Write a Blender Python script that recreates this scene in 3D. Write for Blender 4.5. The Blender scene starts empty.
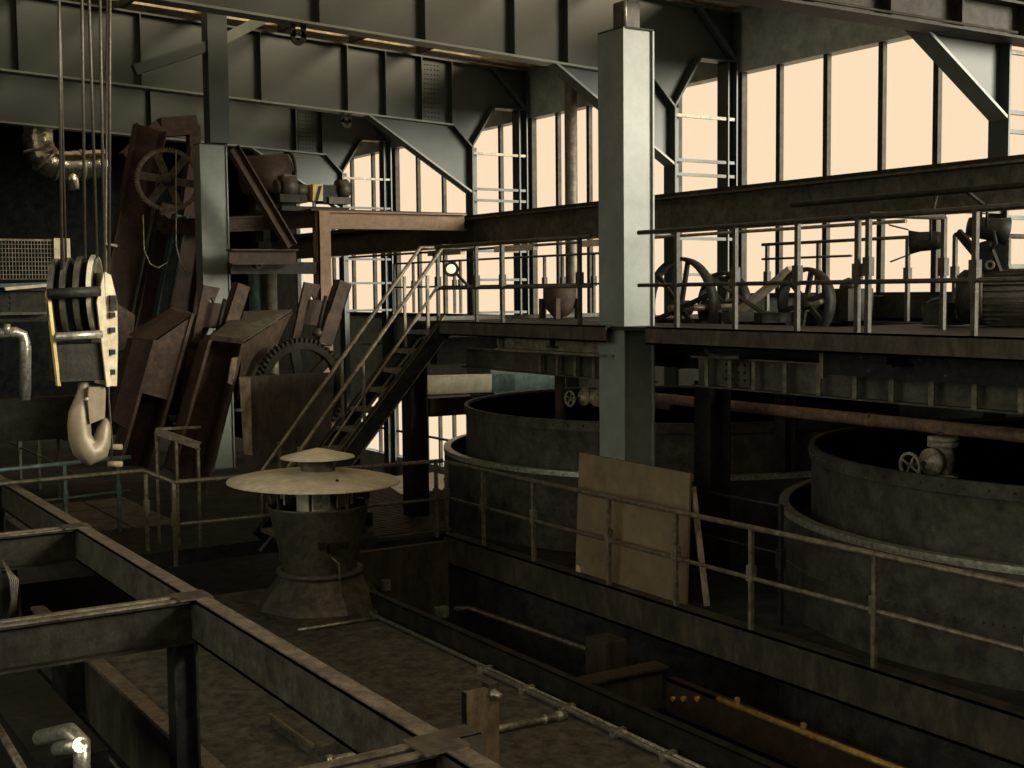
import bpy, math, random
from mathutils import Vector as V, Matrix
random.seed(7)
C = bpy.context.scene.collection
SC = bpy.context.scene

# ------------------------------------------------------------------ camera
# world: camera at the origin, +X towards the window wall, +Y down the hall, Z up
F, CX, CY = 1267.0, 512.0, 384.0
d1 = V((-300 - CX, 300 - CY, F)).normalized()
upn = d1.cross(V((1, -0.010, 0))).normalized()
if upn.y > 0: upn = -upn
d2 = d1.cross(upn).normalized()
if d2.x < 0: d2 = -d2
def ray(x, y):
    c = V((x - CX, y - CY, F))
    return V((d2.dot(c), d1.dot(c), upn.dot(c)))
def at(x, y, X=None, Y=None, Z=None):
    r = ray(x, y)
    t = X / r.x if X is not None else (Y / r.y if Y is not None else Z / r.z)
    return r * t
cam_d = bpy.data.cameras.new('camera'); cam = bpy.data.objects.new('camera', cam_d); C.objects.link(cam)
cam_d.sensor_width = 36; cam_d.lens = 36 * F / 1024; cam_d.clip_start = 0.1; cam_d.clip_end = 300
rt, dn, fw = V((d2.x, d1.x, upn.x)), V((d2.y, d1.y, upn.y)), V((d2.z, d1.z, upn.z))
cam.matrix_world = Matrix(((rt.x, -dn.x, -fw.x, 0), (rt.y, -dn.y, -fw.y, 0), (rt.z, -dn.z, -fw.z, 0), (0, 0, 0, 1)))
SC.camera = cam

# ------------------------------------------------------------------ daylight, exposure
SC.view_settings.view_transform = 'Standard'; SC.view_settings.look = 'None'
SC.view_settings.gamma = 1.0; SC.view_settings.use_curve_mapping = False
SC.view_settings.exposure = 0.0
w = bpy.data.worlds.new('sky'); SC.world = w; w.use_nodes = True
bg = w.node_tree.nodes['Background']
bg.inputs[0].default_value = (1.0, 0.765, 0.515, 1); bg.inputs[1].default_value = 1.0
def sun(name, frm, strength, angle, col):
    l = bpy.data.lights.new(name, 'SUN'); l.energy = strength; l.angle = math.radians(angle); l.color = col
    o = bpy.data.objects.new(name, l); C.objects.link(o)
    o.rotation_euler = V(frm).normalized().to_track_quat('Z', 'Y').to_euler()
sun('daylight_sun', (0.62, -0.76, 0.20), 10.0, 28, (1.0, 0.93, 0.76))
sun('left_fill_sun', (-0.90, -0.12, 0.42), 1.3, 60, (0.93, 1.0, 0.88))  # added weak second sun, fills the left-facing sides

# ------------------------------------------------------------------ materials
CLEAN = ('worn_hook_paint', 'cream_paint', 'lit_tan_rust', 'faded_yellow_paint', 'greasy_wire', 'canvas_belt', 'bloom_wall_panels', 'grey_green_paint', 'frame_paint', 'crinkled_foil', 'weathered_plywood', 'weathered_cowl_metal', 'tank_shade_black')
DIM = {'dull_brown_steel': .7, 'dark_steel': .55, 'stained_girder': .7, 'tank_steel': .55, 'roofing_felt': 1.15, 'rusty_steel': .75, 'dark_rusty_steel': 1.0, 'pipe_rust': 1.0, 'lit_tan_rust': 1.0, 'dull_cowl_body': .48, 'weathered_cowl_metal': 1.65, 'greasy_wire': .5, 'old_timber': 1.5, 'weathered_plywood': .85, 'dark_rail_steel': .6, 'worn_hook_paint': .45, 'worn_rail_steel': .95}
def mat(name, col, col2=None, rough=0.6, metal=0.0, scale=3.0, mix=(0.4, 0.65), bump=0.15, streak=False, fine=40.0):
    k_ = (1, 1.1, 1.2) if name not in DIM else tuple(DIM[name] * q for q in ((1, 1.0, .9) if 'rust' in name else (1, 1.1, 1.2))); col2 = col2 or [c * 0.6 for c in col]
    if 'paint' not in name: col = [c * q for c, q in zip(col, k_)]; col2 = [c * q for c, q in zip(col2, k_)]
    m = bpy.data.materials.new(name); m.use_nodes = True
    n = m.node_tree.nodes; L = m.node_tree.links; b = n['Principled BSDF']
    b.inputs['Roughness'].default_value = rough; b.inputs['Metallic'].default_value = metal
    tc = n.new('ShaderNodeTexCoord'); mp = n.new('ShaderNodeMapping'); L.new(tc.outputs['Object'], mp.inputs[0])
    if streak: mp.inputs['Scale'].default_value = (1, 1, 0.45)
    nz = n.new('ShaderNodeTexNoise'); nz.inputs['Scale'].default_value = scale; nz.inputs['Detail'].default_value = 8
    nz.inputs['Roughness'].default_value = 0.65; L.new(mp.outputs[0], nz.inputs[0])
    cr = n.new('ShaderNodeValToRGB'); cr.color_ramp.elements[0].position = mix[0]; cr.color_ramp.elements[1].position = mix[1]
    cr.color_ramp.elements[0].color = (*col, 1); cr.color_ramp.elements[1].color = (*col2, 1)
    L.new(nz.outputs[0], cr.inputs[0])
    nw = n.new('ShaderNodeTexNoise'); nw.inputs['Scale'].default_value = scale * 2.7; nw.inputs['Detail'].default_value = 12; nw.inputs['Roughness'].default_value = 0.75
    L.new(mp.outputs[0], nw.inputs[0])
    rw = n.new('ShaderNodeValToRGB'); e0, e1 = rw.color_ramp.elements; e0.position = 0.36; e1.position = 0.68
    e0.color = (0.45, 0.45, 0.45, 1); e1.color = (1.75, 1.7, 1.6, 1)
    if name in CLEAN: e0.color = (0.85, 0.85, 0.85, 1); e1.color = (1.15, 1.15, 1.13, 1)
    L.new(nw.outputs[0], rw.inputs[0])
    mw = n.new('ShaderNodeMix'); mw.data_type = 'RGBA'; mw.blend_type = 'MULTIPLY'; mw.inputs[0].default_value = 1.0
    L.new(cr.outputs[0], mw.inputs[6]); L.new(rw.outputs[0], mw.inputs[7]); L.new(mw.outputs[2], b.inputs['Base Color'])
    if bump:
        n2 = n.new('ShaderNodeTexNoise'); n2.inputs['Scale'].default_value = fine; n2.inputs['Detail'].default_value = 6
        L.new(tc.outputs['Object'], n2.inputs[0])
        bp = n.new('ShaderNodeBump'); bp.inputs['Strength'].default_value = bump; bp.inputs['Distance'].default_value = 0.02
        L.new(n2.outputs[0], bp.inputs['Height']); L.new(bp.outputs[0], b.inputs['Normal'])
    return m
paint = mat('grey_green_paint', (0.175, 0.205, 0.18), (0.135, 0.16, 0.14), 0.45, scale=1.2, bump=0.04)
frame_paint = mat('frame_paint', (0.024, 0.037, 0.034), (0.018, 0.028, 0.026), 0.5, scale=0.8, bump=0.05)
steel = mat('dull_brown_steel', (0.105, 0.09, 0.062), (0.055, 0.043, 0.028), 0.55, 0.2, 2.5)
dark = mat('dark_steel', (0.05, 0.042, 0.03), (0.028, 0.023, 0.016), 0.6, 0.2, 2.5)
black = mat('black_iron', (0.022, 0.02, 0.017), (0.013, 0.012, 0.01), 0.55, 0.2, 4)
rust = mat('rusty_steel', (0.095, 0.06, 0.042), (0.04, 0.026, 0.019), 0.75, 0.0, 3.0, (0.35, 0.7))
pipe_rust = mat('pipe_rust', (0.24, 0.165, 0.115), (0.13, 0.085, 0.06), 0.6, 0.0, 4.0, (0.35, 0.7))
lit_tan_rust = mat('lit_tan_rust', (0.30, 0.20, 0.14), (0.2, 0.12, 0.08), 0.7, 0.0, 4.0, (0.35, 0.7))  # lighter rust copy, window light put into the platform beam's colour
rustd = mat('dark_rusty_steel', (0.045, 0.024, 0.015), (0.022, 0.013, 0.009), 0.75, 0.0, 3.0, (0.35, 0.7))
tankm = mat('tank_steel', (0.105, 0.093, 0.07), (0.06, 0.053, 0.042), 0.6, 0.15, 1.6, (0.35, 0.7), 0.2)
railm = mat('worn_rail_steel', (0.20, 0.165, 0.115), (0.12, 0.095, 0.065), 0.5, 0.4, 5)
kerbm = mat('stained_girder', (0.085, 0.065, 0.04), (0.035, 0.026, 0.016), 0.65, 0.1, 3.0, (0.35, 0.65), 0.2, True)
felt = mat('roofing_felt', (0.08, 0.072, 0.055), (0.05, 0.045, 0.034), 0.9, 0.0, 2.6, (0.36, 0.66), 0.7, fine=14)
concrete = mat('lit_concrete', (0.11, 0.095, 0.075), (0.06, 0.05, 0.04), 0.85, 0.0, 1.5, (0.35, 0.7), 0.2)  # paler concrete holding the light on the floor in its colour
galv = mat('galvanised_pipe', (0.45, 0.42, 0.34), (0.3, 0.28, 0.22), 0.35, 0.7, 8)
foil = mat('crinkled_foil', (0.75, 0.68, 0.5), (0.5, 0.45, 0.33), 0.22, 0.95, 9, bump=0.9, fine=9)
ply = mat('weathered_plywood', (0.22, 0.155, 0.075), (0.12, 0.085, 0.045), 0.75, 0.0, 2.2, (0.3, 0.72), 0.15)
wood = mat('old_timber', (0.16, 0.12, 0.07), (0.09, 0.065, 0.04), 0.8, 0.0, 3.0, (0.35, 0.7), 0.3, True)
hookm = mat('worn_hook_paint', (0.23, 0.185, 0.12), (0.14, 0.112, 0.075), 0.45, 0.1, 4.0, (0.35, 0.7), 0.08)
yellow = mat('faded_yellow_paint', (0.55, 0.45, 0.16), (0.4, 0.3, 0.12), 0.5, 0.0, 4.0)
cream = mat('cream_paint', (0.6, 0.52, 0.36), (0.38, 0.32, 0.22), 0.5, 0.0, 5.0)
valvem = mat('valve_casting', (0.42, 0.35, 0.24), (0.26, 0.21, 0.145), 0.5, 0.2, 6.0)
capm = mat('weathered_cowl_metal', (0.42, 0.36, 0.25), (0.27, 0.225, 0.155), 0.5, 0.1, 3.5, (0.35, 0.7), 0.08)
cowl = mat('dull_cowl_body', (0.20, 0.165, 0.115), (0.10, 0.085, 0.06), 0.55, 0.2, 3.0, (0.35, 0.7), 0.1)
rope_m = mat('greasy_wire', (0.16, 0.13, 0.09), (0.09, 0.07, 0.05), 0.45, 0.6, 30)
teal = mat('teal_paint', (0.05, 0.10, 0.095), (0.03, 0.06, 0.058), 0.5, 0.0, 3.0)
roofm = mat('pale_roof_boards', (0.42, 0.33, 0.21), (0.27, 0.21, 0.13), 0.8, 0.0, 2.0)
galrail = mat('dark_rail_steel', (0.085, 0.072, 0.05), (0.05, 0.042, 0.03), 0.55, 0.2, 5)  # darker steel for the walkway railings
palewall = mat('bloom_wall_panels', (0.3, 0.3, 0.26), (0.2, 0.2, 0.17), 0.7)  # pale colour stands in for bloom around the windows
wallm = mat('dark_cladding', (0.016, 0.017, 0.015), (0.01, 0.01, 0.009), 0.8, 0.0, 1.0)
beltm = mat('canvas_belt', (0.42, 0.32, 0.22), (0.3, 0.22, 0.15), 0.8, 0.0, 6.0)
brass = mat('yellow_pipe_paint', (0.42, 0.28, 0.07), (0.26, 0.17, 0.05), 0.4, 0.2, 8)
void = mat('tank_shade_black', (0.002, 0.002, 0.0018), (0.0015, 0.0015, 0.0012), 1.0); void.node_tree.nodes['Principled BSDF'].inputs['Specular IOR Level'].default_value = 0.0  # shade inside the tanks put into a near-black colour
floord = mat('dark_floor', (0.03, 0.028, 0.024), (0.015, 0.0135, 0.011), 0.95, 0.0, 1.2, (0.35, 0.7), 0.25)  # darker concrete of the floors
for m_ in (felt, floord, black, dark, tankm): m_.node_tree.nodes['Principled BSDF'].inputs['Specular IOR Level'].default_value = 0.2
def glass_mat(name, tint, a):
    m = bpy.data.materials.new(name); m.use_nodes = True; n = m.node_tree.nodes; L = m.node_tree.links
    for x in list(n): n.remove(x)
    o = n.new('ShaderNodeOutputMaterial'); t = n.new('ShaderNodeBsdfTransparent'); g = n.new('ShaderNodeBsdfGlossy')
    t.inputs[0].default_value = (*tint, 1); g.inputs['Roughness'].default_value = 0.1
    mx = n.new('ShaderNodeMixShader'); mx.inputs[0].default_value = a
    L.new(t.outputs[0], mx.inputs[1]); L.new(g.outputs[0], mx.inputs[2]); L.new(mx.outputs[0], o.inputs[0]); return m
glass = glass_mat('window_glass', (1, 1, 1), 0.01)
skyglass = glass_mat('dirty_roof_glass', (0.7, 0.66, 0.6), 0.03)

# ------------------------------------------------------------------ mesh helpers
WL = {}
def basis(d, up=V((0, 0, 1))):
    d = d.normalized(); s = d.cross(up)
    if s.length < 1e-4: s = d.cross(V((0, 1, 0)))
    s.normalize(); return d, s, s.cross(d).normalized()
class M:
    def __init__(s): s.v = []; s.f = []; s.sm = []
    def add(s, vs, fs, sm=False):
        o = len(s.v); s.v += [V(p) for p in vs]; s.f += [tuple(i + o for i in f) for f in fs]; s.sm += [sm] * len(fs); return s
    def hexa(s, p):
        return s.add(p, [(0, 3, 2, 1), (4, 5, 6, 7), (0, 1, 5, 4), (1, 2, 6, 5), (2, 3, 7, 6), (3, 0, 4, 7)])
    def box(s, x0, x1, y0, y1, z0, z1):
        return s.hexa([(x0, y0, z0), (x1, y0, z0), (x1, y1, z0), (x0, y1, z0), (x0, y0, z1), (x1, y0, z1), (x1, y1, z1), (x0, y1, z1)])
    def cbox(s, c, sx, sy, sz):
        return s.box(c[0] - sx / 2, c[0] + sx / 2, c[1] - sy / 2, c[1] + sy / 2, c[2] - sz / 2, c[2] + sz / 2)
    def bar(s, p, q, w, h, up=(0, 0, 1), ow=0, oh=0):
        p, q = V(p), V(q); d, sd, u = basis(q - p, V(up)); r = []
        for e in (p, q):
            e = e + sd * ow + u * oh
            r += [e - sd * w / 2 - u * h / 2, e + sd * w / 2 - u * h / 2, e + sd * w / 2 + u * h / 2, e - sd * w / 2 + u * h / 2]
        return s.hexa(r)
    def ibeam(s, p, q, w, h, t=0.03, up=(0, 0, 1)):       # p-q is the centre line
        s.bar(p, q, w, t, up, 0, h / 2 - t / 2); s.bar(p, q, w, t, up, 0, -h / 2 + t / 2)
        return s.bar(p, q, t * 0.7, h - 2 * t, up)
    def chan(s, p, q, w, h, t=0.02, up=(0, 0, 1), side=1):  # side: which side the web is on
        s.bar(p, q, w, t, up, 0, h / 2 - t / 2); s.bar(p, q, w, t, up, 0, -h / 2 + t / 2)
        return s.bar(p, q, t, h, up, side * (w / 2 - t / 2))
    def plate(s, pts, ext):                                # polygon pushed along ext
        n = len(pts); pts = [V(p) for p in pts]; e = V(ext)
        return s.add(pts + [p + e for p in pts], [tuple(range(n - 1, -1, -1)), tuple(range(n, 2 * n))] + [(i, (i + 1) % n, n + (i + 1) % n, n + i) for i in range(n)])
    def tube(s, pts, r, n=8, cap=True):
        pts = [V(p) for p in pts]; rings = []; sd = None
        for i, p in enumerate(pts):
            d = (pts[min(i + 1, len(pts) - 1)] - pts[max(i - 1, 0)])
            d, a, b = basis(d) if sd is None else basis(d, sd)
            if sd is None: sd = b
            else: sd = b
            rr = r[i] if isinstance(r, (list, tuple)) else r
            rings.append([p + (a * math.cos(t) + b * math.sin(t)) * rr for t in [2 * math.pi * k / n for k in range(n)]])
        vs = [v for g in rings for v in g]; fs = []
        for i in range(len(pts) - 1):
            for k in range(n): fs.append((i * n + k, i * n + (k + 1) % n, (i + 1) * n + (k + 1) % n, (i + 1) * n + k))
        s.add(vs, fs, True)
        if cap:
            o = len(s.v) - len(vs); s.f += [tuple(o + k for k in range(n - 1, -1, -1)), tuple(o + (len(pts) - 1) * n + k for k in range(n))]; s.sm += [False] * 2
        return s
    def lathe(s, prof, c, axis=(0, 0, 1), n=32, a0=0.0, a1=360.0, sm=True):
        c = V(c); d, a, b = basis(V(axis), V((0, 1, 0)) if abs(V(axis).normalized().z) > .9 else V((0, 0, 1)))
        full = abs(a1 - a0) >= 360; m = n if full else n + 1; vs = []
        for (r, z) in prof:
            for k in range(m):
                t = math.radians(a0 + (a1 - a0) * k / n); vs.append(c + d * z + (a * math.cos(t) + b * math.sin(t)) * r)
        fs = []
        for i in range(len(prof) - 1):
            for k in range(n):
                k2 = (k + 1) % m
                fs.append((i * m + k, i * m + k2, (i + 1) * m + k2, (i + 1) * m + k))
        return s.add(vs, fs, sm)
    def disc(s, r, c, axis, th, n=24):
        return s.lathe([(0.0001, -th / 2), (r, -th / 2), (r, th / 2), (0.0001, th / 2)], c, axis, n, sm=False)
    def ring(s, ro, ri, c, axis, th, n=36):
        return s.lathe([(ri, -th / 2), (ro, -th / 2), (ro, th / 2), (ri, th / 2), (ri, -th / 2)], c, axis, n, sm=False)
    def gear(s, ro, ri, c, axis, th, teeth, tl):
        s.ring(ro - tl, ri, c, axis, th, teeth * 2); c = V(c); d, a, b = basis(V(axis))
        for k in range(teeth):
            t = 2 * math.pi * k / teeth; e = a * math.cos(t) + b * math.sin(t)
            s.bar(c + e * (ro - tl * 1.1), c + e * ro, math.pi * ro / teeth, th, tuple(d))
        return s
    def spokes(s, r0, r1, c, axis, nn, w, th, ph=0):
        c = V(c); d, a, b = basis(V(axis))
        for k in range(nn):
            t = 2 * math.pi * k / nn + ph; e = a * math.cos(t) + b * math.sin(t)
            s.bar(c + e * r0, c + e * r1, w, th, tuple(d))
        return s
    def dots(s, pts, r, axis, h=0.02):
        for p in pts:
            s.lathe([(r, 0), (r * .7, h * .8), (0.001, h)], p, axis, 6)
        return s
    def build(s, name, mt, parent=None, **tags):
        L = WL.get(parent.name, V()) if parent else V()
        me = bpy.data.meshes.new(name); me.from_pydata([tuple(p - L) for p in s.v], [], s.f); me.update()
        for p, x in zip(me.polygons, s.sm): p.use_smooth = x
        me.materials.append(mt); o = bpy.data.objects.new(name, me); C.objects.link(o)
        if parent: o.parent = parent; WL[o.name] = L
        for k, x in tags.items(): o[k] = x
        return o
def thing(name, label, cat, loc, group=None):
    o = bpy.data.objects.new(name, None); C.objects.link(o); o.location = loc; o.empty_display_size = 0.1
    o['label'] = label; o['category'] = cat
    if group: o['group'] = group
    WL[o.name] = V(loc); return o
def tag(o, label, cat, group=None):
    o['label'] = label; o['category'] = cat
    if group: o['group'] = group
    return o
def struct(name, mb, mt, parent=None):
    o = mb.build(name, mt, parent)
    if not parent: o['kind'] = 'structure'
    return o
def solo(name, mb, mt, label, cat, group=None): return tag(mb.build(name, mt), label, cat, group)
def dup(root, delta, label, group=None):                   # a copy of a thing with its parts and sub-parts
    r = root.copy(); C.objects.link(r); r.location = root.location + V(delta); r['label'] = label
    if group: r['group'] = group
    for ch in list(root.children):
        c = ch.copy(); C.objects.link(c); c.parent = r
        for g in list(ch.children):
            d = g.copy(); C.objects.link(d); d.parent = c
    return r

# ================================================================== THE SETTING
FL, XW = -3.5, 17.6
zl = lambda X: 4.65 - 0.043 * X
zt = lambda X: 6.15 - 0.043 * X
frames = [11.75, 19.1, 26.65, 34.0]
bays = [(-10.6, -3.3), (-3.3, 4.3), (4.3, 11.75), (11.75, 19.1), (19.1, 26.65), (26.65, 34.0), (34.0, 41.5)]
# floors
m = M(); m.box(9.0, XW, -14, 21.6, FL - .2, FL); m.box(1.5, 11.0, 21.6, 45, FL - .2, FL); m.box(7.9, 9.0, 15.9, 21.6, FL - .2, FL); m.box(1.5, 7.9, 17.0, 21.6, FL - .2, FL)
struct('floor_gallery', m, floord)
struct('floor_deck', M().box(3.5, 6.9, 4.0, 16.2, -4.2, -4.0), felt)
struct('floor', M().box(-9, XW, -16, 45, -6.4, -6.2), floord)
# outer walls
wall_dark = mat('unlit_cladding', (0.006, 0.0065, 0.006), (0.003, 0.0033, 0.003), 1.0); wall_dark.node_tree.nodes['Principled BSDF'].inputs['Specular IOR Level'].default_value = 0.05  # far wall lies unlit; its darkness is put into the colour
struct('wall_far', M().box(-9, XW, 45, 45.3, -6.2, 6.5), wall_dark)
struct('wall_near', M().box(-9, XW, -4.3, -4, -6.2, 2.0), wallm)  # unseen, its place and low top set to limit light from behind
struct('wall_left', M().box(-9.3, -9, -16, 45, -6.2, -1.5).box(-9.3, -9, -16, 45, 5.4, 7).box(-9.3, -9, -16, -3.5, -1.5, 5.4).box(-9.3, -9, 17, 45, -1.5, 5.4), wallm)
wl = struct('window_20', M().box(-9.16, -9.15, -3.5, 17, -1.5, 5.4), glass_mat('side_glass', (1, 1, 1), 0.01))  # unseen window added to light the left-facing sides
for y in range(-2, 17, 2): struct('mullion', M().box(-9.15, -9.05, y - .04, y + .04, -1.5, 5.4), dark, wl)
m = M()
for i, (a, b) in enumerate(bays):
    sill = -0.1 if i <= 3 else -0.62
    m.box(XW, XW + .3, a, b, 4.3 if i > 2 else 5.5, 5.7)
    if i == 5:
        m.box(XW, XW + .3, a, b, -3.2, sill); m.box(XW, XW + .3, a, b, -6.2, -4.95); m.box(XW, XW + .3, a, 28.6, -4.95, -3.2)
    elif i == 6:
        m.box(XW, XW + .3, a, b, -3.2, sill); m.box(XW, XW + .3, a, b, -6.2, -4.95); m.box(XW, XW + .3, 36.5, b, -4.95, -3.2)
    else: m.box(XW, XW + .3, a, b, -6.2, sill)
m.box(XW, XW + .3, -16, bays[0][0], -6.2, 5.7); m.box(XW, XW + .3, 41.5, 45.3, -6.2, 5.7)
struct('wall_right', m, palewall)
# windows of the right wall
mull = {2: [5.8, 7.4, 9.0, 10.5], 3: [at(x, 150, X=17.6).y for x in (777, 824, 879, 934)],
        4: [at(x, 150, X=17.6).y for x in (556, 587)] + [21.0], 5: [28.1, 29.6, 31.1, 32.6], 6: [35.5, 37, 38.5, 40]}
for i, (a, b) in enumerate(bays):
    sill = -0.1 if i <= 3 else -0.62
    wd = struct('window_%d' % (i + 1), M().box(XW + .12, XW + .13, a + .1, b - .1, sill, 4.3 if i > 2 else 5.5), glass)  # unseen front bays glazed higher so the sun reaches the column
    for y in mull.get(i, [a + 1.5, a + 3, a + 4.5, a + 6]): struct('mullion', M().box(XW + .02, XW + .12, y - .055, y + .055, sill, 4.3 if i > 2 else 5.5), dark, wd)
    fr = M(); fr.box(XW + .0, XW + .14, a + .02, a + .12, sill, 4.3); fr.box(XW, XW + .14, b - .12, b - .02, sill, 4.3); fr.box(XW - .06, XW + .14, a, b, sill - .06, sill + .03)
    struct('window_frame', fr, dark, wd)
wd = struct('window_8', M().box(XW + .12, XW + .13, 28.6, 36.5, -4.95, -3.2), glass)
for y in (29.9, 30.7, 31.5, 32.3, 33.2, 34.2, 35.3): struct('mullion', M().box(XW + .02, XW + .12, y - .035, y + .035, -4.95, -3.2), dark, wd)
struct('transom', M().box(XW + .02, XW + .12, 28.6, 36.5, -4.2, -4.15), dark, wd)
# roof with glazed strips between the frames
m = M()
def roofpiece(x0, x1, y0, y1):
    m.hexa([(x0, y0, zt(x0) + .12), (x1, y0, zt(x1) + .12), (x1, y1, zt(x1) + .12), (x0, y1, zt(x0) + .12),
            (x0, y0, zt(x0) + .3), (x1, y0, zt(x1) + .3), (x1, y1, zt(x1) + .3), (x0, y1, zt(x0) + .3)])
SK = [(2.5, 10.8), (12.9, 18.7), (20.4, 26.3), (28, 32.6), (35.5, 40)]  # first strip is unseen, added to light the foreground from above
roofpiece(-9, 4.0, 1.0, 45); roofpiece(16.2, XW + .3, 1.0, 45); y = 1.0
for a, b in SK: roofpiece(4.0, 16.2, y, a); y = b
roofpiece(4.0, 16.2, y, 45)
struct('ceiling', m, roofm)
for k, (a, b) in enumerate(SK):
    g = M().hexa([(4.0, a, zt(4.0) + .2), (16.2, a, zt(16.2) + .2), (16.2, b, zt(16.2) + .2), (4.0, b, zt(4.0) + .2),
                  (4.0, a, zt(4.0) + .21), (16.2, a, zt(16.2) + .21), (16.2, b, zt(16.2) + .21), (4.0, b, zt(4.0) + .21)])
    wd = struct('window_%d' % (k + 9), g, skyglass)
    for X in (5.8, 7.5, 9.2, 10.9, 12.6, 14.3): struct('rafter', M().bar((X, a, zt(X) + .1), (X, b, zt(X) + .1), .1, .2), dark, wd)
    for Y in (a + 1.5, a + 3.1): struct('purlin', M().bar((4.0, Y, zt(4.0) + .13), (16.2, Y, zt(16.2) + .13), .07, .12), dark, wd)

# ================================================================== PORTAL FRAMES
def portal(Y, label, stiff, splice, lugs, col_base=FL):
    t = thing('portal_frame', label, 'steel frame', (15.9, Y, col_base), 'portal frames along the hall')
    lo = [(-8, zl(-8)), (15.35, zl(15.35)), (15.85, 3.5), (16.5, 4.48), (17.45, 4.48), (17.45, zt(17.45)), (-8, zt(-8))]
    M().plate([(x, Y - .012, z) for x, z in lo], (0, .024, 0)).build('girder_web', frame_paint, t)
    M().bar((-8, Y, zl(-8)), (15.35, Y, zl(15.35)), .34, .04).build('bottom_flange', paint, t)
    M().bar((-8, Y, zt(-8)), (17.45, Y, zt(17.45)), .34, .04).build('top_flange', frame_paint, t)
    g = M(); g.bar((15.35, Y, zl(15.35)), (15.85, Y, 3.5), .34, .04); g.build('chamfer_flange', frame_paint, t)
    g = M(); g.bar((15.85, Y, 3.5), (16.5, Y, 4.48), .34, .04); g.bar((16.5, Y, 4.48), (17.45, Y, 4.48), .34, .03); g.build('opening_edge', frame_paint, t)
    M().bar((16.45, Y - .12, zt(16.45)), (17.4, Y - .12, 4.5), .12, .1).build('corner_brace', frame_paint, t)
    g = M(); g.plate([(13.2, Y - .01, zl(13.2)), (15.85, Y - .01, 2.4), (15.85, Y - .01, 3.5), (15.35, Y - .01, zl(15.35))], (0, .02, 0)); g.build('haunch_plate', frame_paint, t)
    M().bar((13.1, Y, zl(13.1)), (15.9, Y, 2.38), .32, .04).build('haunch_flange', paint, t)
    g = M(); g.box(15.84, 15.88, Y - .17, Y + .17, col_base, 3.5); g.box(15.88, 16.06, Y - .012, Y + .012, col_base, 3.5); g.build('inner_column', frame_paint, t)
    g = M(); g.box(17.2, 17.23, Y - .16, Y + .16, -6.2, 4.48); g.box(17.23, 17.42, Y - .015, Y + .015, -6.2, 4.48); g.box(17.42, 17.45, Y - .16, Y + .16, -6.2, zt(17.45)); g.build('outer_column', frame_paint, t)
    for z in (3.35, 2.5, 2.23, 1.0, 0.3, -.5, -1.5): M().bar((15.88, Y - .1, z), (17.42, Y - .1, z), .06, .06).build('batten', railm if z > 3 else frame_paint, t)
    for x in stiff: M().box(x - .012, x + .012, Y - .17, Y - .012, zl(x) + .02, zt(x) - .02).build('stiffener', frame_paint, t)
    for x in splice:
        sp = M().box(x - .24, x + .24, Y - .03, Y - .012, zl(x) + .06, zt(x) - .06).build('splice_plate', frame_paint, t)
        M().dots([(x - .18 + .09 * i, Y - .03, zl(x) + .14 + .11 * j) for i in range(5) for j in range(12)], .018, (0, -1, 0), .018).build('rivets', dark, sp)
    for x in lugs:
        z = zl(x) - .02; g = M()
        g.box(x - .13, x - .05, Y - .02, Y + .02, z - .2, z); g.box(x + .05, x + .13, Y - .02, Y + .02, z - .2, z); g.ring(.13, .055, (x, Y, z - .2), (0, 1, 0), .04, 20); g.build('lug', dark, t)
    return t
X0 = lambda x, y, Y: at(x, y, Y=Y).x
portal(frames[0], 'grey green portal frame nearest the camera, its knee brace cut off by the picture edge', [9.5, 11, 12.5, 14], [], [])
portal(frames[1], 'grey green portal frame passing just behind the tall front column', [X0(x, 20, 19.1) for x in (150, 316, 421, 510, 563)] + [3.5, 5], [], [X0(298, 25, 19.1)])
portal(frames[2], 'grey green portal frame second from the front, riveted splice beside its knee brace', [X0(x, 90, 26.65) for x in (140, 259, 345, 383, 419, 449)] + [3, 5.5], [X0(431, 95, 26.65)], [X0(346, 115, 26.65)])
portal(frames[3], 'grey green portal frame farthest away, above the small machine platform', [X0(x, 130, 34) for x in (150, 210, 294, 320)] + [5], [X0(306, 135, 34)], [])

# ================================================================== COLUMNS AND BIG BEAMS
def column(x0, y0, wx, wy, z0, z1, label, upper=None):
    t = thing('steel_column', label, 'column', (x0 + wx / 2, y0 + wy / 2, z0))
    M().box(x0 + .02, x0 + wx - .02, y0 + .03, y0 + wy - .03, z0, z1).build('web', paint, t)
    for a in (x0, x0 + wx - .025): M().box(a, a + .025, y0, y0 + wy, z0, z1).build('flange', paint, t)
    M().box(x0 - .04, x0 + wx + .04, y0 - .04, y0 + wy + .04, z0, z0 + .03).build('base_plate', steel, t)
    M().box(x0, x0 + wx, y0, y0 + wy, z1, z1 + .02).build('cap_plate', dark, t)
    if upper: upper(t)
    return t
def up1(t):
    M().box(9.3, 9.5, 12.0, 12.25, 3.08, 3.4).build('packing_block', steel, t)
    M().tube([(9.25, 11.95, 3.05), (9.25, 11.95, 3.5)], .02, 6).build('bolt', galv, t)
column(9.18, 11.9, .46, .5, FL, 3.05, 'tall grey green steel column in front, plywood leaning at its foot', up1)
def up2(t):
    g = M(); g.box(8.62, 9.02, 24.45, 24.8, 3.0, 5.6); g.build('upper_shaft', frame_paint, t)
    g = M(); g.bar((8.9, 24.6, 5.0), (10.2, 24.6, 5.75), .2, .2); g.build('knee_brace', paint, t)
    g = M(); g.bar((8.7, 24.6, 4.9), (7.2, 24.6, 4.3), .2, .2); g.build('side_brace', frame_paint, t)
column(8.38, 24.4, .56, .4, FL, 2.95, 'grey green steel column at the left behind the rusty chutes', up2)

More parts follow.
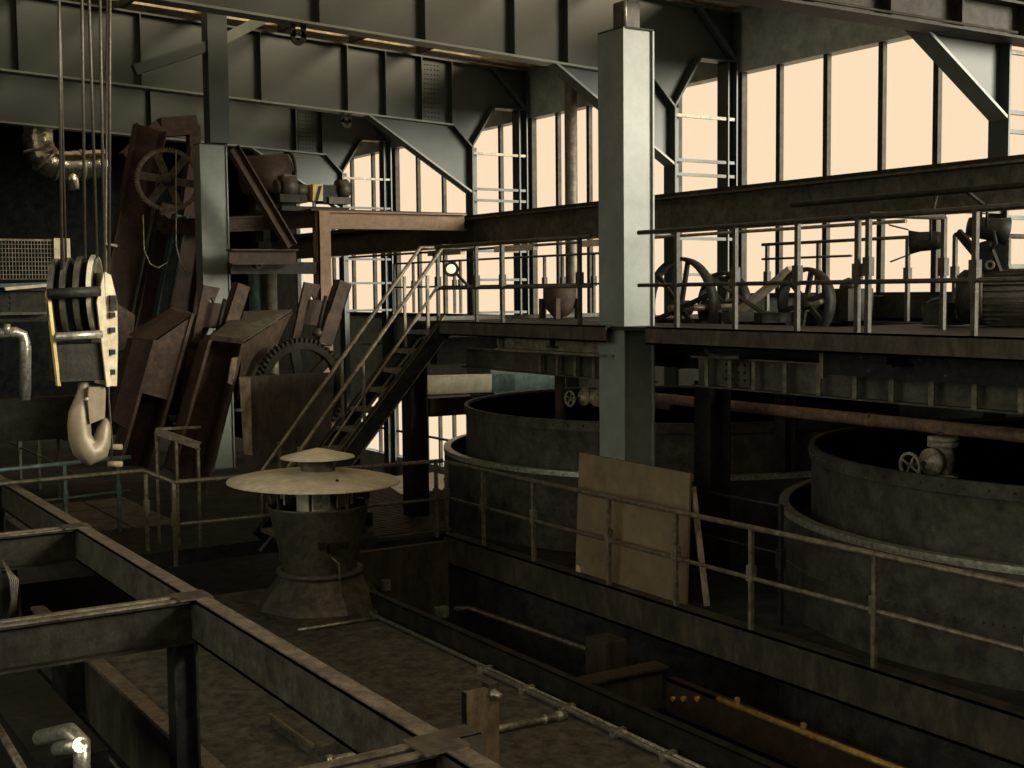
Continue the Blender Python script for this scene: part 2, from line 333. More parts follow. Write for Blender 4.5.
t = thing('cross_beam', 'dirty dark riveted beam across the top right, carried on the tall front column', 'beam', (12.8, 11.45, 3.42))
g = M(); g.ibeam((-8, 11.45, 3.69), (17.0, 11.45, 3.47 + .22), .42, .5, .035); g.build('girder', dark, t)
for x in (10.2, 11.6, 13, 14.4, 15.8): M().box(x - .012, x + .012, 11.26, 11.44, 3.48, 3.9).build('stiffener', dark, t)
M().tube([(8.5, 11.22, 3.5), (15.5, 11.22, 3.5)], .02, 6).build('conduit', dark, t)

t = thing('runway_beam', 'long dark steel beam running along the windows above the machine gallery', 'beam', (14.5, 20, 1.0))
g = M(); g.ibeam((14.5, -6, 1.32), (14.5, 36, 1.32), .34, .62, .035); g.build('girder', steel, t)
M().bar((14.5, -6, 1.67), (14.5, 36, 1.67), .08, .07).build('rail', dark, t)
for y in (11.75, 19.1, 26.65, 34): M().box(14.6, 15.86, y - .1, y + .1, 1.05, 1.2).build('bracket', steel, t)
M().tube([(14.2, 12, .93), (14.2, 30, .93)], .03, 6).build('pipe', railm, t)
for y in (18.2, 21.3, 24.2): M().box(14.14, 14.26, y, y + 1.5, .84, .96).build('pipe_cover', cream, t, label='pale cover on the pipe')

# downpipe by the window
g = M(); g.tube([(17.2, at(571, 150, X=17.2).y, -3.5), (17.2, at(571, 150, X=17.2).y, 5.3)], .15, 16)
solo('downpipe', g, cowl, 'grey round downpipe in front of the window left of the front column', 'pipe')

# ================================================================== MACHINE GALLERY (upper walkway)
GZ = -0.41
t = thing('gallery_walkway', 'raised steel walkway along the windows carrying the pulleys and motor', 'walkway', (11, 10, -1.2))
for q in ((9.1, 10.6, -4, 16.9), (10.6, 12.3, -4, 9.9), (10.6, 12.3, 15.2, 16.9), (12.3, 17.15, -4, 16.9)): M().box(*q, GZ - .05, GZ - .01).build('deck_plate', dark, t)
M().box(10.42, 10.45, 9.8, 15.2, -.98, GZ - .01).build('dark_screen', black, t)  # black sheet added for the dark below, hiding the wheel bottoms
g = M(); g.chan((9.06, -4, GZ - .1), (9.06, 11.3, GZ - .1), .09, .2, .02, side=-1); g.build('edge_channel', kerbm, t)
g = M(); g.chan((9.06, 12.05, GZ - .1), (9.06, 16.2, GZ - .1), .09, .2, .02, side=-1); g.build('edge_channel', kerbm, t)
g = M(); g.box(9.1, 12.8, 16.85, 16.95, GZ - .25, GZ + .05); g.build('end_channel', steel, t)
g = M(); g.ibeam((9.9, -4, -.95), (9.9, 11.4, -.95), .22, .36, .02); g.build('main_girder', steel, t); M().box(9.77, 9.8, -4, 11.4, -.785, -.77).build('flange_highlight', railm, t)  # pale bar put on as a highlight along the top flange
for x in (707, 730, 754, 785, 819, 855, 892, 932, 975, 1022):
    y = at(x, 375, X=9.77).y; M().box(9.76, 9.78, y - .03, y + .03, -1.11, -.79).build('girder_stiffener', railm, t)  # stiffeners pale, the light on them put into the colour
g = M(); g.plate([(9.885, 10.5, -1.08), (9.885, 10.95, -1.08), (9.885, 10.95, -.8), (9.885, 10.5, -.8)], (-.02, 0, 0)); sp = g.build('splice_plate', steel, t)
M().box(9.48, 9.54, 3, 5.5, -.86, -.62).build('cover_panel', steel, t)
M().dots([(9.865, 10.58 + .1 * i, -1.02 + .085 * j) for i in range(4) for j in range(3)], .02, (-1, 0, 0)).build('rivets', dark, sp)
g = M(); g.ibeam((9.9, 12.3, -1.0), (9.9, 16.8, -1.0), .2, .3, .02); g.build('main_girder', steel, t)
for k in range(6):
    y = 12.5 + k * .42; M().box(9.78, 9.8, y - .03, y + .03, -1.13, -.87).build('girder_stiffener', railm, t)
M().box(9.5, 9.56, 5.6, 9.0, -.86, -.6).build('cover_panel', black, t)
for q in [(9.5, 5.75 + .35 * i, -.66) for i in range(9)] + [(9.5, 5.75 + .9 * i, -.8) for i in range(4)]: M().dots([q], .018, (-1, 0, 0)).build('bolt', steel, t)
for y in (9.02, 5.55): M().box(9.44, 9.5, y - .025, y + .025, -.9, -.5).build('hanger', railm, t)
g = M(); g.bar((9.3, 12.1, -.78), (9.3, 14.75, -.78), .3, .03); g.bar((9.3, 12.1, -.68), (9.3, 14.75, -.68), .03, .18); g.build('shelf_angle', railm, t)
M().box(9.2, 9.26, 14.72, 14.78, -.8, -.45).build('hanger', railm, t)
for y in (2, 5, 8, 13.5): M().ibeam((9.2, y, -.6), (12.7, y, -.6), .15, .25, .02).build('cross_joist', dark, t)
M().box(12.62, 12.72, -4, 16.9, -.75, -.45).build('far_channel', dark, t)

def railing(name, label, posts, z0, z1, rails, mt=None, r=.024, group=None, foot=True):
    """posts: list of (x,y); rails: list of (polyline, radius)"""
    mt = mt or (railm if z0 < -2 else galrail)
    t = thing(name, label, 'railing', (posts[0][0], posts[0][1], z0), group)
    for x, y in posts:
        p = M().bar((x, y, z0), (x, y, z1), .045, .045).build('post', mt, t)
        M().box(x - .035, x + .035, y - .04, y + .04, z0 + (z1 - z0) * .48, z0 + (z1 - z0) * .64).build('clamp', mt, p)
    for k, (pl, rr) in enumerate(rails): M().tube(pl, rr, 8).build('top_rail' if k == 0 else 'mid_rail', mt, t)
    return t
RX = 9.08
railing('railing', 'front railing of the raised walkway, to the right of the tall front column', [(RX, at(x, 331, X=RX).y) for x in (677, 735, 797, 857, 974)] + [(RX, 5.6), (RX, 4.2)], GZ - .12, .66,
        [([(RX, 11.5, .66), (RX, 4, .66)], .026), ([(RX, 11.5, .06), (RX, 4, .06)], .022)])
railing('railing', 'front railing of the raised walkway, between the stair head and the tall front column', [(RX, at(x, 331, X=RX).y) for x in (477, 503, 580)] + [(RX, 16.2)], GZ - .12, .66,
        [([(RX, 16.25, .66), (RX, 12.42, .66)], .026), ([(RX, 16.25, .06), (RX, 12.42, .06)], .022)])
FX = 12.5
fp = [(FX, at(x, 321, X=FX).y) for x in (767, 818, 907)]
railing('railing', 'thin back railing of the walkway behind the pulleys, in front of the bright windows', fp, GZ, .62,
        [([(FX, fp[0][1] + .1, .62), (FX, fp[2][1], .62), (FX, fp[2][1], .56)], .022), ([(FX, fp[0][1] + .1, .42), (FX, fp[2][1] + .9, .42)], .016)])
fp = [(FX, at(x, 321, X=FX).y) for x in (395, 414, 455, 461, 545, 563, 594)]
railing('railing', 'back railing of the walkway between the stair head and the front column', fp, GZ, .62,
        [([(FX, fp[0][1], .62), (FX, fp[-1][1] - .3, .62)], .02), ([(FX, fp[0][1], .12), (FX, fp[-1][1] - .3, .12)], .018)])
gp = [(9.1, 8.12), (10.15, 8.12)]
railing('cross_railing', 'short railing across the walkway before the spotlights', gp, GZ, .68, [([(9.1, 8.12, .68), (10.15, 8.12, .68)], .03)])
gp = [(at(954, 322, Z=GZ).x, at(954, 322, Z=GZ).y), (at(954, 322, Z=GZ).x + 1.0, at(954, 322, Z=GZ).y)]
railing('cross_railing', 'short railing across the walkway right above the big finned motor', gp, GZ, .62, [([(gp[0][0], gp[0][1], .62), (gp[1][0] + .3, gp[1][1], .62)], .03)])

# pulleys on the gallery (wheels stand across the walkway)
def pulley(name, label, px_c, X, ry, wid, shaft):
    c = at(px_c[0], px_c[1], X=X); depth = c.dot(fw); R = ry * depth / F
    t = thing(name, label, 'pulley', (c.x, c.y, GZ))
    M().lathe([(R - .035, -wid / 2), (R, -wid / 2), (R + .012, 0), (R, wid / 2), (R - .035, wid / 2), (R - .035, -wid / 2)], c, (1, 0, 0), 40).build('rim', black, t)
    for k in range(6):
        M().spokes(.06, R - .02, c, (1, 0, 0), 1, .06, .04, k * math.pi / 3 + .3).build('spoke', dark, t)
    M().lathe([(.001, -.14), (.1, -.14), (.1, .14), (.001, .14)], c, (1, 0, 0), 20).build('hub', dark, t)
    M().tube([c + V((-.2, 0, 0)), c + V((shaft, 0, 0))], .045, 12).build('shaft', railm, t)
    g = M(); g.box(c.x + shaft * .55 - .08, c.x + shaft * .55 + .08, c.y - .13, c.y + .13, GZ - .01, c.z - .03); g.lathe([(.001, -.09), (.11, -.09), (.11, .09), (.001, .09)], (c.x + shaft * .55, c.y, c.z), (1, 0, 0), 16)
    g.build('bearing_block', dark, t)
    return c, R
c1, R1 = pulley('belt_pulley', 'large spoked belt pulley just right of the tall front column', (681, 308), 10.9, 50, .14, .95)
c2, R2 = pulley('belt_pulley', 'belt pulley behind the largest one, on the same drive, half hidden by a railing post', (724, 306), 12.0, 34, .16, .5)
c3, R3 = pulley('belt_pulley', 'spoked belt pulley farthest to the right, left of the open trough', (806, 302), 11.6, 34, .16, .7)
g = M(); g.bar(at(726, 322, X=11.95), at(790, 272, X=11.75), .02, .13, (1, 0, 0)); g = M()
a, b = at(726, 324, X=11.9), at(793, 270, X=11.7)
g.plate([a + V((-.07, 0, 0)), a + V((.09, 0, 0)), b + V((.09, 0, 0)), b + V((-.07, 0, 0))], (0, .03, .05))
solo('drive_belt', g, beltm, 'pale flat drive belt slanting up between two pulleys', 'belt')
a, b = at(702, 272, X=11.5), at(775, 322, X=11.5)
g = M(); g.plate([a + V((-.05, 0, 0)), a + V((.05, 0, 0)), b + V((.05, 0, 0)), b + V((-.05, 0, 0))], (0, -.012, .012))
solo('drive_belt', g, dark, 'narrow dark drive belt slanting down from the large pulley', 'belt')
g = M(); g.box(c1.x + .25, 13.0, c1.y - .5, c1.y - .35, GZ - .01, GZ + .12); g.box(c1.x + .25, 13.0, c3.y + .3, c3.y + .45, GZ - .01, GZ + .12)
solo('bedplate', g, dark, 'dark machine bed rails under the pulleys', 'machine base')
t = thing('gearbox', 'small dark gearbox between the two right-hand pulleys', 'gearbox', (12.3, c3.y - .2, GZ))
c = V((12.25, c3.y - .1, -.2)); M().cbox((c.x, c.y, c.z), .45, .4, .4).build('casing', dark, t); M().lathe([(.001, 0), (.12, 0), (.1, .1), (.001, .14)], c + V((0, 0, .2)), (0, 0, 1), 16).build('cap', steel, t)

# open trough and its plinth
t = thing('trough', 'long dark open trough on the walkway left of the finned motor', 'trough', (13, 11, GZ))
a, b = at(858, 295, X=12.9), at(960, 293, X=12.9)
for n_, q in (('front_wall', (12.9, 12.94)), ('back_wall', (13.4, 13.44))): M().box(q[0], q[1], b.y, a.y, GZ, -.1).build(n_, dark, t)
M().box(12.9, 13.44, a.y, a.y + .04, GZ, -.1).build('end_wall', dark, t); M().box(12.9, 13.44, b.y, a.y, GZ, GZ + .03).build('bottom', dark, t)

# finned electric motor
t = thing('electric_motor', 'big finned electric motor at the right end of the walkway', 'motor', (11.4, 8.3, GZ))
c = at(962, 297, X=11.35); ax = V((.55, -.83, 0)).normalized()
M().lathe([(.001, -.06), (.16, -.06), (.25, -.03), (.29, .02), (.29, .16), (.001, .16)], c, ax, 28).build('fan_cowl', black, t)
M().lathe([(.25, .16), (.25, .95), (.001, .95)], c, ax, 28).build('body', steel, t)
_, sa, sb = basis(ax)
for k in range(26):
    e = sa * math.cos(k * math.pi / 13) + sb * math.sin(k * math.pi / 13)
    M().bar(c + ax * .2 + e * .25, c + ax * .93 + e * .25, .012, .09, tuple(e)).build('fin', steel, t)
M().lathe([(.25, .16), (.3, .17), (.3, .22), (.25, .22)], c, ax, 28).build('end_shield', steel, t)
M().ring(.10, .085, c - ax * .065, ax, .012, 20).build('fan_ring', steel, t)
for k in range(8): M().spokes(.1, .24, c - ax * .05, ax, 1, .02, .012, k * math.pi / 4).build('fan_grille_bar', steel, t)
f = c + ax * .5; M().box(f.x - .2, f.x + .2, f.y - .3, f.y + .3, GZ, f.z - .2).build('foot', dark, t)
M().cbox((c.x - .05, c.y + .2, c.z - .18), .3, .3, .24).build('terminal_box', dark, t)
M().tube([c + V((-.1, .4, -.3)), c + V((-.1, .42, -.1)), c + V((-.05, .35, -.03)), c + V((0, .2, 0))], .02, 8).build('cable', steel, t)

# spotlights hanging over the gallery
def spot(label, c, ax, r, ln, hang, cat='spotlight', doors=False):
    t = thing('spotlight', label, cat, tuple(c)); ax = V(ax).normalized()
    M().lathe([(.001, 0), (r * .6, 0), (r * .75, ln * .25), (r * .8, ln * .7), (r, ln), (r * .92, ln), (r * .8, ln * .9), (.001, ln * .9)], c, ax, 22).build('housing', black, t)
    _, s, u = basis(ax); e = V(c) + ax * ln * .4
    g = M(); g.tube([e + s * r * .85, e + s * r * .95 + V((0, 0, r * 1.6)), e - s * r * .95 + V((0, 0, r * 1.6)), e - s * r * .85], .014, 6); g.build('yoke', black, t)
    M().tube([e + V((0, 0, r * 1.6)), (11.0, e.y, hang)], .02, 8).build('hanger', dark, t)
    if doors:
        o = V(c) + ax * ln
        for sg in (1, -1):
            M().plate([o + s * r * .8 + u * sg * r, o - s * r * .8 + u * sg * r, o - s * r * 1.2 + u * sg * r * 1.5 + ax * r * 1.5, o + s * r * 1.2 + u * sg * r * 1.5 + ax * r * 1.5], u * .008).build('barn_door', black, t)
    return t
spot('black spotlight with barn doors, left one of the pair before the right window', at(945, 240, X=11.0), (-.62, .78, -.05), .13, .36, 1.0, doors=True)
spot('black spotlight hanging close beside the right window column', at(968, 226, X=11.2), (.7, -.6, -.15), .15, .4, 1.0)
t = thing('floodlight', 'flat black floodlight tilted on a bracket above the finned motor', 'floodlight', tuple(at(985, 262, X=11.3)))
a = at(962, 240, X=11.3); bq = at(1000, 268, X=11.3)
M().plate([at(978, 243, X=11.3), at(988, 240, X=11.3), at(1000, 271, X=11.3), at(972, 271, X=11.3)], (.12, .05, 0)).build('housing', black, t)
M().bar(at(958, 232, X=11.3), at(978, 256, X=11.3), .05, .08).build('bracket', black, t)
M().ring(.05, .03, at(990, 265, X=11.25), (1, .3, 0), .02, 14).build('eyelet', railm, t)
M().tube([at(975, 225, X=11.3), at(994, 232, X=11.3), at(996, 243, X=11.3), at(990, 250, X=11.3)], .02, 8).build('cable', dark, t)
solo('lamp_bar', M().tube([(11.0, 4.5, 1.0), (11.0, 11, 1.0)], .035, 8), dark, 'dark suspended pipe carrying the spotlights above the walkway', 'pipe')

# rusty bucket and lamp on the left part of the gallery
c = at(560, 322, Z=GZ); c = V((11.3, at(560, 300, X=11.3).y, GZ))
t = thing('hopper', 'rusty round hopper on legs on the walkway left of the front column', 'hopper', tuple(c))
M().lathe([(.001, .0), (.13, .03), (.22, .14), (.26, .3), (.26, .52), (.24, .52), (.23, .3), (.001, .12)], c, (0, 0, 1), 24).build('bowl', rustd, t)
for dx, dy in ((.2, .2), (-.2, .2), (.2, -.2), (-.2, -.2)): M().box(c.x + dx - .04, c.x + dx + .04, c.y + dy - .04, c.y + dy + .04, GZ - .01, GZ + .3).build('leg', rustd, t)
c = at(451, 268, Y=20)
t = thing('work_lamp', 'round work lamp on an angled arm by the stair head, before the bright window', 'lamp', tuple(c))
lm = bpy.data.materials.new('lit_bulb'); lm.use_nodes = True; e_ = lm.node_tree.nodes['Principled BSDF']; e_.inputs['Emission Color'].default_value = (1, .8, .5, 1); e_.inputs['Emission Strength'].default_value = 1.0
M().lathe([(.001, -.1), (.07, -.1), (.1, 0), (.14, .1), (.125, .1), (.09, 0), (.06, -.085), (.001, -.085)], c, (-.45, -.85, -.25), 20).build('shade', dark, t)
M().lathe([(.001, 0), (.07, .02), (.09, .07), (.05, .11), (.001, .12)], c, (-.45, -.85, -.25), 16).build('bulb', lm, t)
M().tube([c, at(472, 290, Y=20.1), at(472, 318, Y=20.1)], .03, 8).build('arm', dark, t)
M().cbox(at(437, 257, Y=20), .12, .12, .14).build('bracket', dark, t)

g = M(); g.tube([(9.7, at(709, 345, X=9.7).y, -.62), at(706, 350, X=9.65), at(713, 356, X=9.6), at(725, 358, X=9.6), at(741, 357, X=9.6)], .03, 8)
solo('hose', g, cowl, 'short pale hose end curling under the walkway edge, right of the front column', 'hose')

# ================================================================== TANKS
def tank(label, cx, cy, a0):
    t = thing('settling_tank', label, 'tank', (cx, cy, -5.5))
    M().lathe([(3.35, -2.75), (3.35, -1.79), (3.325, -1.79), (3.325, -2.75)], (cx, cy, 0), (0, 0, 1), 96).build('inner_wall', tankm, t)
    M().lathe([(3.32, -1.8), (3.27, -1.8), (3.27, -2.74), (3.32, -2.74)], (cx, cy, 0), (0, 0, 1), 96).build('inner_shade', void, t)  # added inner skin, carries the shade inside the tank as black
    def around(r, n): return [(cx + r * math.cos(2 * math.pi * k / n), cy + r * math.sin(2 * math.pi * k / n)) for k in range(n)]
    g = M().lathe([(3.375, -1.9), (3.375, -1.76), (3.32, -1.76), (3.32, -1.8)], (cx, cy, 0), (0, 0, 1), 96, sm=False)
    for x, y in around(3.375, 90):
        d = V((x - cx, y - cy, 0)).normalized()
        if d.x < .3: g.dots([(x, y, -1.83)], .018, d)
    g.build('rim_band', tankm, t)
    g = M().lathe([(3.70, -6.2), (3.70, -2.42), (3.66, -2.42), (3.66, -2.75), (3.3, -2.75)], (cx, cy, 0), (0, 0, 1), 96, sm=False)
    for x, y in around(3.70, 260):
        d = V((x - cx, y - cy, 0)).normalized()
        if d.x < -.2: g.dots([(x, y, -2.95)], .014, d)
    g.build('outer_wall', tankm, t)
    M().lathe([(3.71, -2.48), (3.71, -2.41), (3.6, -2.41), (3.6, -2.43)], (cx, cy, 0), (0, 0, 1), 96, sm=False).build('launder_rim', galv, t)
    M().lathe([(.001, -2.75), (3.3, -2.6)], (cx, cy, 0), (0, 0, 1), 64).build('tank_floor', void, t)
    return t
tank('big round settling tank on the right with the handwheel valve above it', 13.0, 7.93, 0)
tank('big round settling tank behind the tall front column', 13.0, 15.5, 0)
g = M(); g.tube([(11.6, 2, -1.555), (11.6, 14.6, -1.555)], .075, 14)
for y in (12.9, 10.3, 6): g.lathe([(.075, -.03), (.085, -.03), (.085, .03), (.075, .03)], (11.6, y, -1.555), (0, 1, 0), 14)
solo('rusty_pipe', g, pipe_rust, 'long rusty pipe running over the tanks beneath the walkway', 'pipe')

def valve(label, c, sc, hw, down=True):
    """gate valve: c = body centre, hw = unit direction of the hand wheel stem"""
    t = thing('gate_valve', label, 'valve', tuple(c)); c = V(c); hw = V(hw).normalized(); ax = V((0, 0, 1)) if down else V((0, -1, 0))
    L_ = lambda prof, o, a, n=20: M().lathe([(r * sc, z * sc) for r, z in prof], o, a, n)
    L_([(.001, -.2), (.1, -.2), (.13, -.08), (.15, 0), (.13, .08), (.1, .2), (.001, .2)], c, ax).build('body', valvem, t)
    for z in (-.24, .17): L_([(.001, z), (.19, z), (.19, z + .06), (.001, z + .06)], c, ax).build('flange', valvem, t)
    L_([(.001, .24), (.19, .24), (.19, .29), (.001, .29)], c, ax).build('pipe_flange', valvem, t)
    L_([(.12, 0), (.12, .14), (.17, .15), (.17, .24), (.1, .25), (.06, .33), (.001, .33)], c, hw).build('bonnet', valvem, t)
    M().tube([c + hw * .25 * sc, c + hw * .6 * sc], .03 * sc, 10).build('stem', railm, t)
    wc = c + hw * .58 * sc; h = M().ring(.165 * sc, .135 * sc, wc, hw, .03 * sc, 28).build('handwheel', valvem, t)
    for k in range(4): M().spokes(.02 * sc, .14 * sc, wc, hw, 1, .022 * sc, .022 * sc, k * math.pi / 2 + .5).build('spoke', valvem, h)
    return t
c = at(943, 460, X=11.6)
valve('handwheel gate valve hanging from the rusty pipe over the right tank', c, .9, (-1, .04, -.04))
g = M(); g.tube([(c.x, c.y, -2.6), (c.x, c.y, c.z - .2)], .085, 14); solo('drop_pipe', g, rust, 'short drop pipe under the handwheel valve, inside the right tank', 'pipe')
g = M(); g.tube([(c.x, c.y, c.z + .28), (c.x, c.y, -1.6)], .07, 14); solo('pipe_stub', g, rust, 'stub joining the handwheel valve to the long rusty pipe', 'pipe')
vc = at(592, 397, X=11.6)
valve('small handwheel gate valve left of the tall front column, over the back tank', vc, .75, (-1, -.05, .0), False)
g = M(); g.tube([vc + V((.05, -.2, 0)), (11.6, 14.0, vc.z), (11.6, 14.0, -1.6)], .07, 12)
solo('pipe_elbow', g, rust, 'pipe elbow joining the small valve behind the tall front column', 'pipe')
g = M(); p = at(560, 400, X=11.5); g.tube([(p.x, p.y, -2.7), (p.x, p.y, -.95)], .085, 14)
solo('riser_pipe', g, rust, 'upright reddish rusty pipe rising from the tank behind the front column', 'pipe')
g = M(); g.ibeam((10.6, 11.95, -4.5), (10.6, 11.95, -1.13), .3, .34, .03, up=(1, 0, 0)); solo('support_post', g, dark, 'dark I-section post right of the tall front column, under the walkway', 'column')
g = M(); g.ibeam((12.0, 12.1, -3.5), (12.0, 12.1, -.66), .2, .2, .02, up=(1, 0, 0)); solo('support_post', g, dark, 'slim dark post seen just right of the front column, behind the thick post', 'column')
# launder brackets seen inside the right tank
for i, (x, y) in enumerate(((868, 452), (917, 434))):
    a = at(x, y, X=13.6 + i); g = M(); g.box(a.x - .02, a.x + .02, a.y - .03, a.y + .03, a.z - .12, a.z + .2); g.box(a.x - .02, a.x + .02, a.y, a.y + .5, a.z - .12, a.z - .05)
    solo('wall_bracket', g, steel, ('L-shaped bracket inside the right tank, nearer its left rim' if i == 0 else 'L-shaped bracket inside the right tank, behind the handwheel'), 'bracket')

# ================================================================== HANDRAIL, KERB, PLYWOOD
HX = 8.88
t = thing('kerb_girder', 'long stained steel girder under the lower handrail, edging the tank floor', 'girder', (HX, 9, -3.9))
M().chan((HX + .06, 2, -3.68), (HX + .06, 15.75, -3.68), .16, .43, .03, side=-1).build('web', kerbm, t)
M().box(HX - .02, HX + .16, 2, 15.75, -3.475, -3.462).build('top_flange', kerbm, t)
ys = [at(x, y, X=HX).y for x, y in ((484, 560), (534, 565), (609, 580), (676, 600), (751, 630), (874, 660))]
railing('handrail', 'long two-bar handrail in front of the round tanks and the plywood', [(HX, y) for y in ys] + [(HX, 15.68), (HX, 6.2)], -3.46, -2.42,
        [([(HX, 2, -2.4), (HX, 15.7, -2.42)], .03), ([(HX, 2, -2.93), (HX, 15.7, -2.93)], .024)])
ZR = -2.4
railing('handrail', 'handrail crossing behind the vent cowl at the foot of the stairs', [(8.75, 15.75), (7.3, 15.83), (5.02, 15.98), (5.02, 17.2)], FL, ZR,
        [([(8.85, 15.72, ZR), (5.02, 15.98, ZR), (5.02, 17.3, ZR), (2.0, 17.1, ZR)], .03), ([(8.85, 15.72, -2.95), (5.02, 15.98, -2.95)], .022)])
# leaning boards
t = thing('plywood_board', 'weathered plywood sheet leaning against the tall front column', 'board', (9.05, 11.5, FL))
a, b = 12.68, 10.58
M().hexa([(9.0, b, FL), (9.03, b, FL), (9.03, a, FL), (9.0, a, FL), (9.11, b + .06, -2.02), (9.14, b + .06, -2.02), (9.14, a + .05, -2.0), (9.11, a + .05, -2.0)]).build('sheet', ply, t)
M().hexa([(8.992, a - .12, FL + .02), (9.0, a - .12, FL + .02), (9.0, a - .02, FL + .02), (8.992, a - .02, FL + .02), (8.998, a - .1, FL + .1), (9.008, a - .1, FL + .1), (9.008, a - .03, FL + .12), (8.998, a - .03, FL + .12)]).build('paint_mark', yellow, t, label='yellow paint mark at the lower corner')
g = M(); g.bar(at(707, 606, X=9.06), at(693, 487, X=9.2), .05, .06); solo('timber_batten', g, wood, 'pale timber batten leaning just right of the plywood sheet', 'plank')
g = M(); g.bar(V((9.2, 9.95, FL)), V((9.25, 10.3, -2.3)), .05, .05); 
g = M(); g.chan((9.62, 3, -2.38), (9.62, 10.0, -2.38), .05, .08)
# low guard between the tanks, seen over the kerb right of the plywood
ga, gb = at(690, 489, X=9.7), at(781, 506, X=9.35)
railing('guard_rail', 'dark low guard rail in the gap between the two round tanks', [(ga.x, ga.y), (gb.x, gb.y)], FL, gb.z, [([ga, gb], .018), ([ga + V((0, 0, -.5)), gb + V((0, 0, -.5))], .014)], black)


# ================================================================== STAIRS
YS0, YS1 = 16.1, 16.85
t = thing('staircase', 'open steel staircase with grating treads climbing to the raised walkway', 'stairs', (7.4, 16.4, FL))
top = V((9.12, YS0, -.5)); slope = (top.z - (-2.21)) / (9.12 - 7.63); xb = top.x - (top.z - FL) / slope; bot = V((xb, YS0, FL))
for yy, sd in ((YS0, -1), (YS1, 1)):
    g = M(); g.chan((bot.x, yy, bot.z + .05), (top.x, yy, top.z), .08, .26, .02, side=-sd); g.build('stringer', black, t); e_ = V((0, 0, .17)); M().bar(V((bot.x, yy, bot.z + .05)) + e_, V((top.x, yy, top.z)) + e_, .09, .015).build('edge_strip', railm, t); M().bar(V((bot.x, yy, bot.z + .05)) - e_, V((top.x, yy, top.z)) - e_, .09, .015).build('edge_strip', railm, t)
nt = 11
for k in range(nt):
    q = (k + .6) / nt; x = bot.x + (top.x - bot.x) * q; z = bot.z + (top.z - bot.z) * q + .05
    tr = M().box(x - .15, x + .15, YS0 + .05, YS1 - .05, z - .05, z).build('tread', railm, t)
    g = M()
    for j in range(9): g.box(x - .12 + j * .028, x - .113 + j * .028, YS0 + .06, YS1 - .06, z, z + .008)
    g.build('grating_bars', railm, tr)
for yy, n_ in ((YS0 + .02, 'near'), (YS1 - .02, 'far')):
    pb = bot.x - .1; lift = 1.02
    pts = [(top.x + .6, yy, .68), (top.x + .02, yy, .68), (bot.x + .05, yy, bot.z + lift), (bot.x + .05, yy, bot.z + .3)]
    M().tube(pts, .03, 8).build('handrail', railm, t)
    pts = [(top.x - .1, yy, .08), (bot.x + .1, yy, bot.z + .55)]
    M().tube(pts, .022, 8).build('mid_rail', railm, t)
    for q in (.12, .5, .9):
        x = bot.x + (top.x - bot.x) * q; z = bot.z + (top.z - bot.z) * q; M().bar((x, yy, z), (x, yy, z + 1.05), .04, .04).build('post', railm, t)
g = M(); a = at(415, 420, Y=17.3); g.ibeam((a.x, 17.3, FL), (a.x, 17.3, GZ - .3), .3, .3, .03, up=(1, 0, 0)); solo('support_post', g, black, 'black post under the stair head, left of the bright low window', 'column')
# things under the stair head
t = thing('launder_box', 'teal steel box behind the stair, under the left end of the walkway', 'box', tuple(at(520, 400, Y=20)))
p = [at(490, 366, Y=20), at(556, 366, Y=20), at(556, 396, Y=20), at(496, 402, Y=20)]
M().plate(p, (0, .9, 0)).build('shell', teal, t); M().bar(p[0], p[3], .05, .05).build('edge_angle', teal, t)
t = thing('channel_beam', 'pale channel beam lit by the window, right of the stair stringer', 'beam', tuple(at(455, 385, Y=19.5)))
a, b = at(424, 385, Y=19.5), at(489, 383, Y=19.5); M().chan(a, b, .2, .32, .03, side=1).build('channel', capm, t); M().bar(b, b + V((.5, 0, 0)), .2, .32).build('end_piece', teal, t)  # window light on the channel put into its cream colour
g = M(); g.box(at(428, 400, Y=21).x, at(480, 400, Y=21).x + 3, 20.9, 21.3, at(450, 415, Y=21).z, at(450, 397, Y=21).z); solo('cross_girder', g, dark, 'dark girder above the bright low window', 'beam')
g = M(); g.box(9.6, 12.7, 17.2, 17.4, -1.12, -.7); solo('bracing_beam', g, dark, 'dark beam closing the left end of the walkway underside', 'beam')
# sheet of grating in the lit gap
t = thing('floor_grating', 'floor grating catching window light at the corner of the handrail', 'grating', (9.3, 17.5, FL))
M().hexa([(8.0, 16.1, FL), (9.2, 16.1, FL), (10.6, 21.5, FL), (9.0, 21.5, FL)] + [(8.0, 16.1, FL + .02), (9.2, 16.1, FL + .02), (10.6, 21.5, FL + .02), (9.0, 21.5, FL + .02)]).build('plate', concrete, t)  # pale plate colour holds the window light on the floor
g = M()
for k in range(40):
    y = 16.15 + k * .13; f = (y - 16.1) / 5.4; g.box(8.0 + f, 9.2 + 1.4 * f, y, y + .04, FL + .02, FL + .05)
g.build('bars', steel, t)
M().box(9.6, 11.9, 19.5, 21.5, FL + .001, FL + .006).build('lit_floor_sheet', galv, t)  # bright metal sheet added to stand for window light on the floor

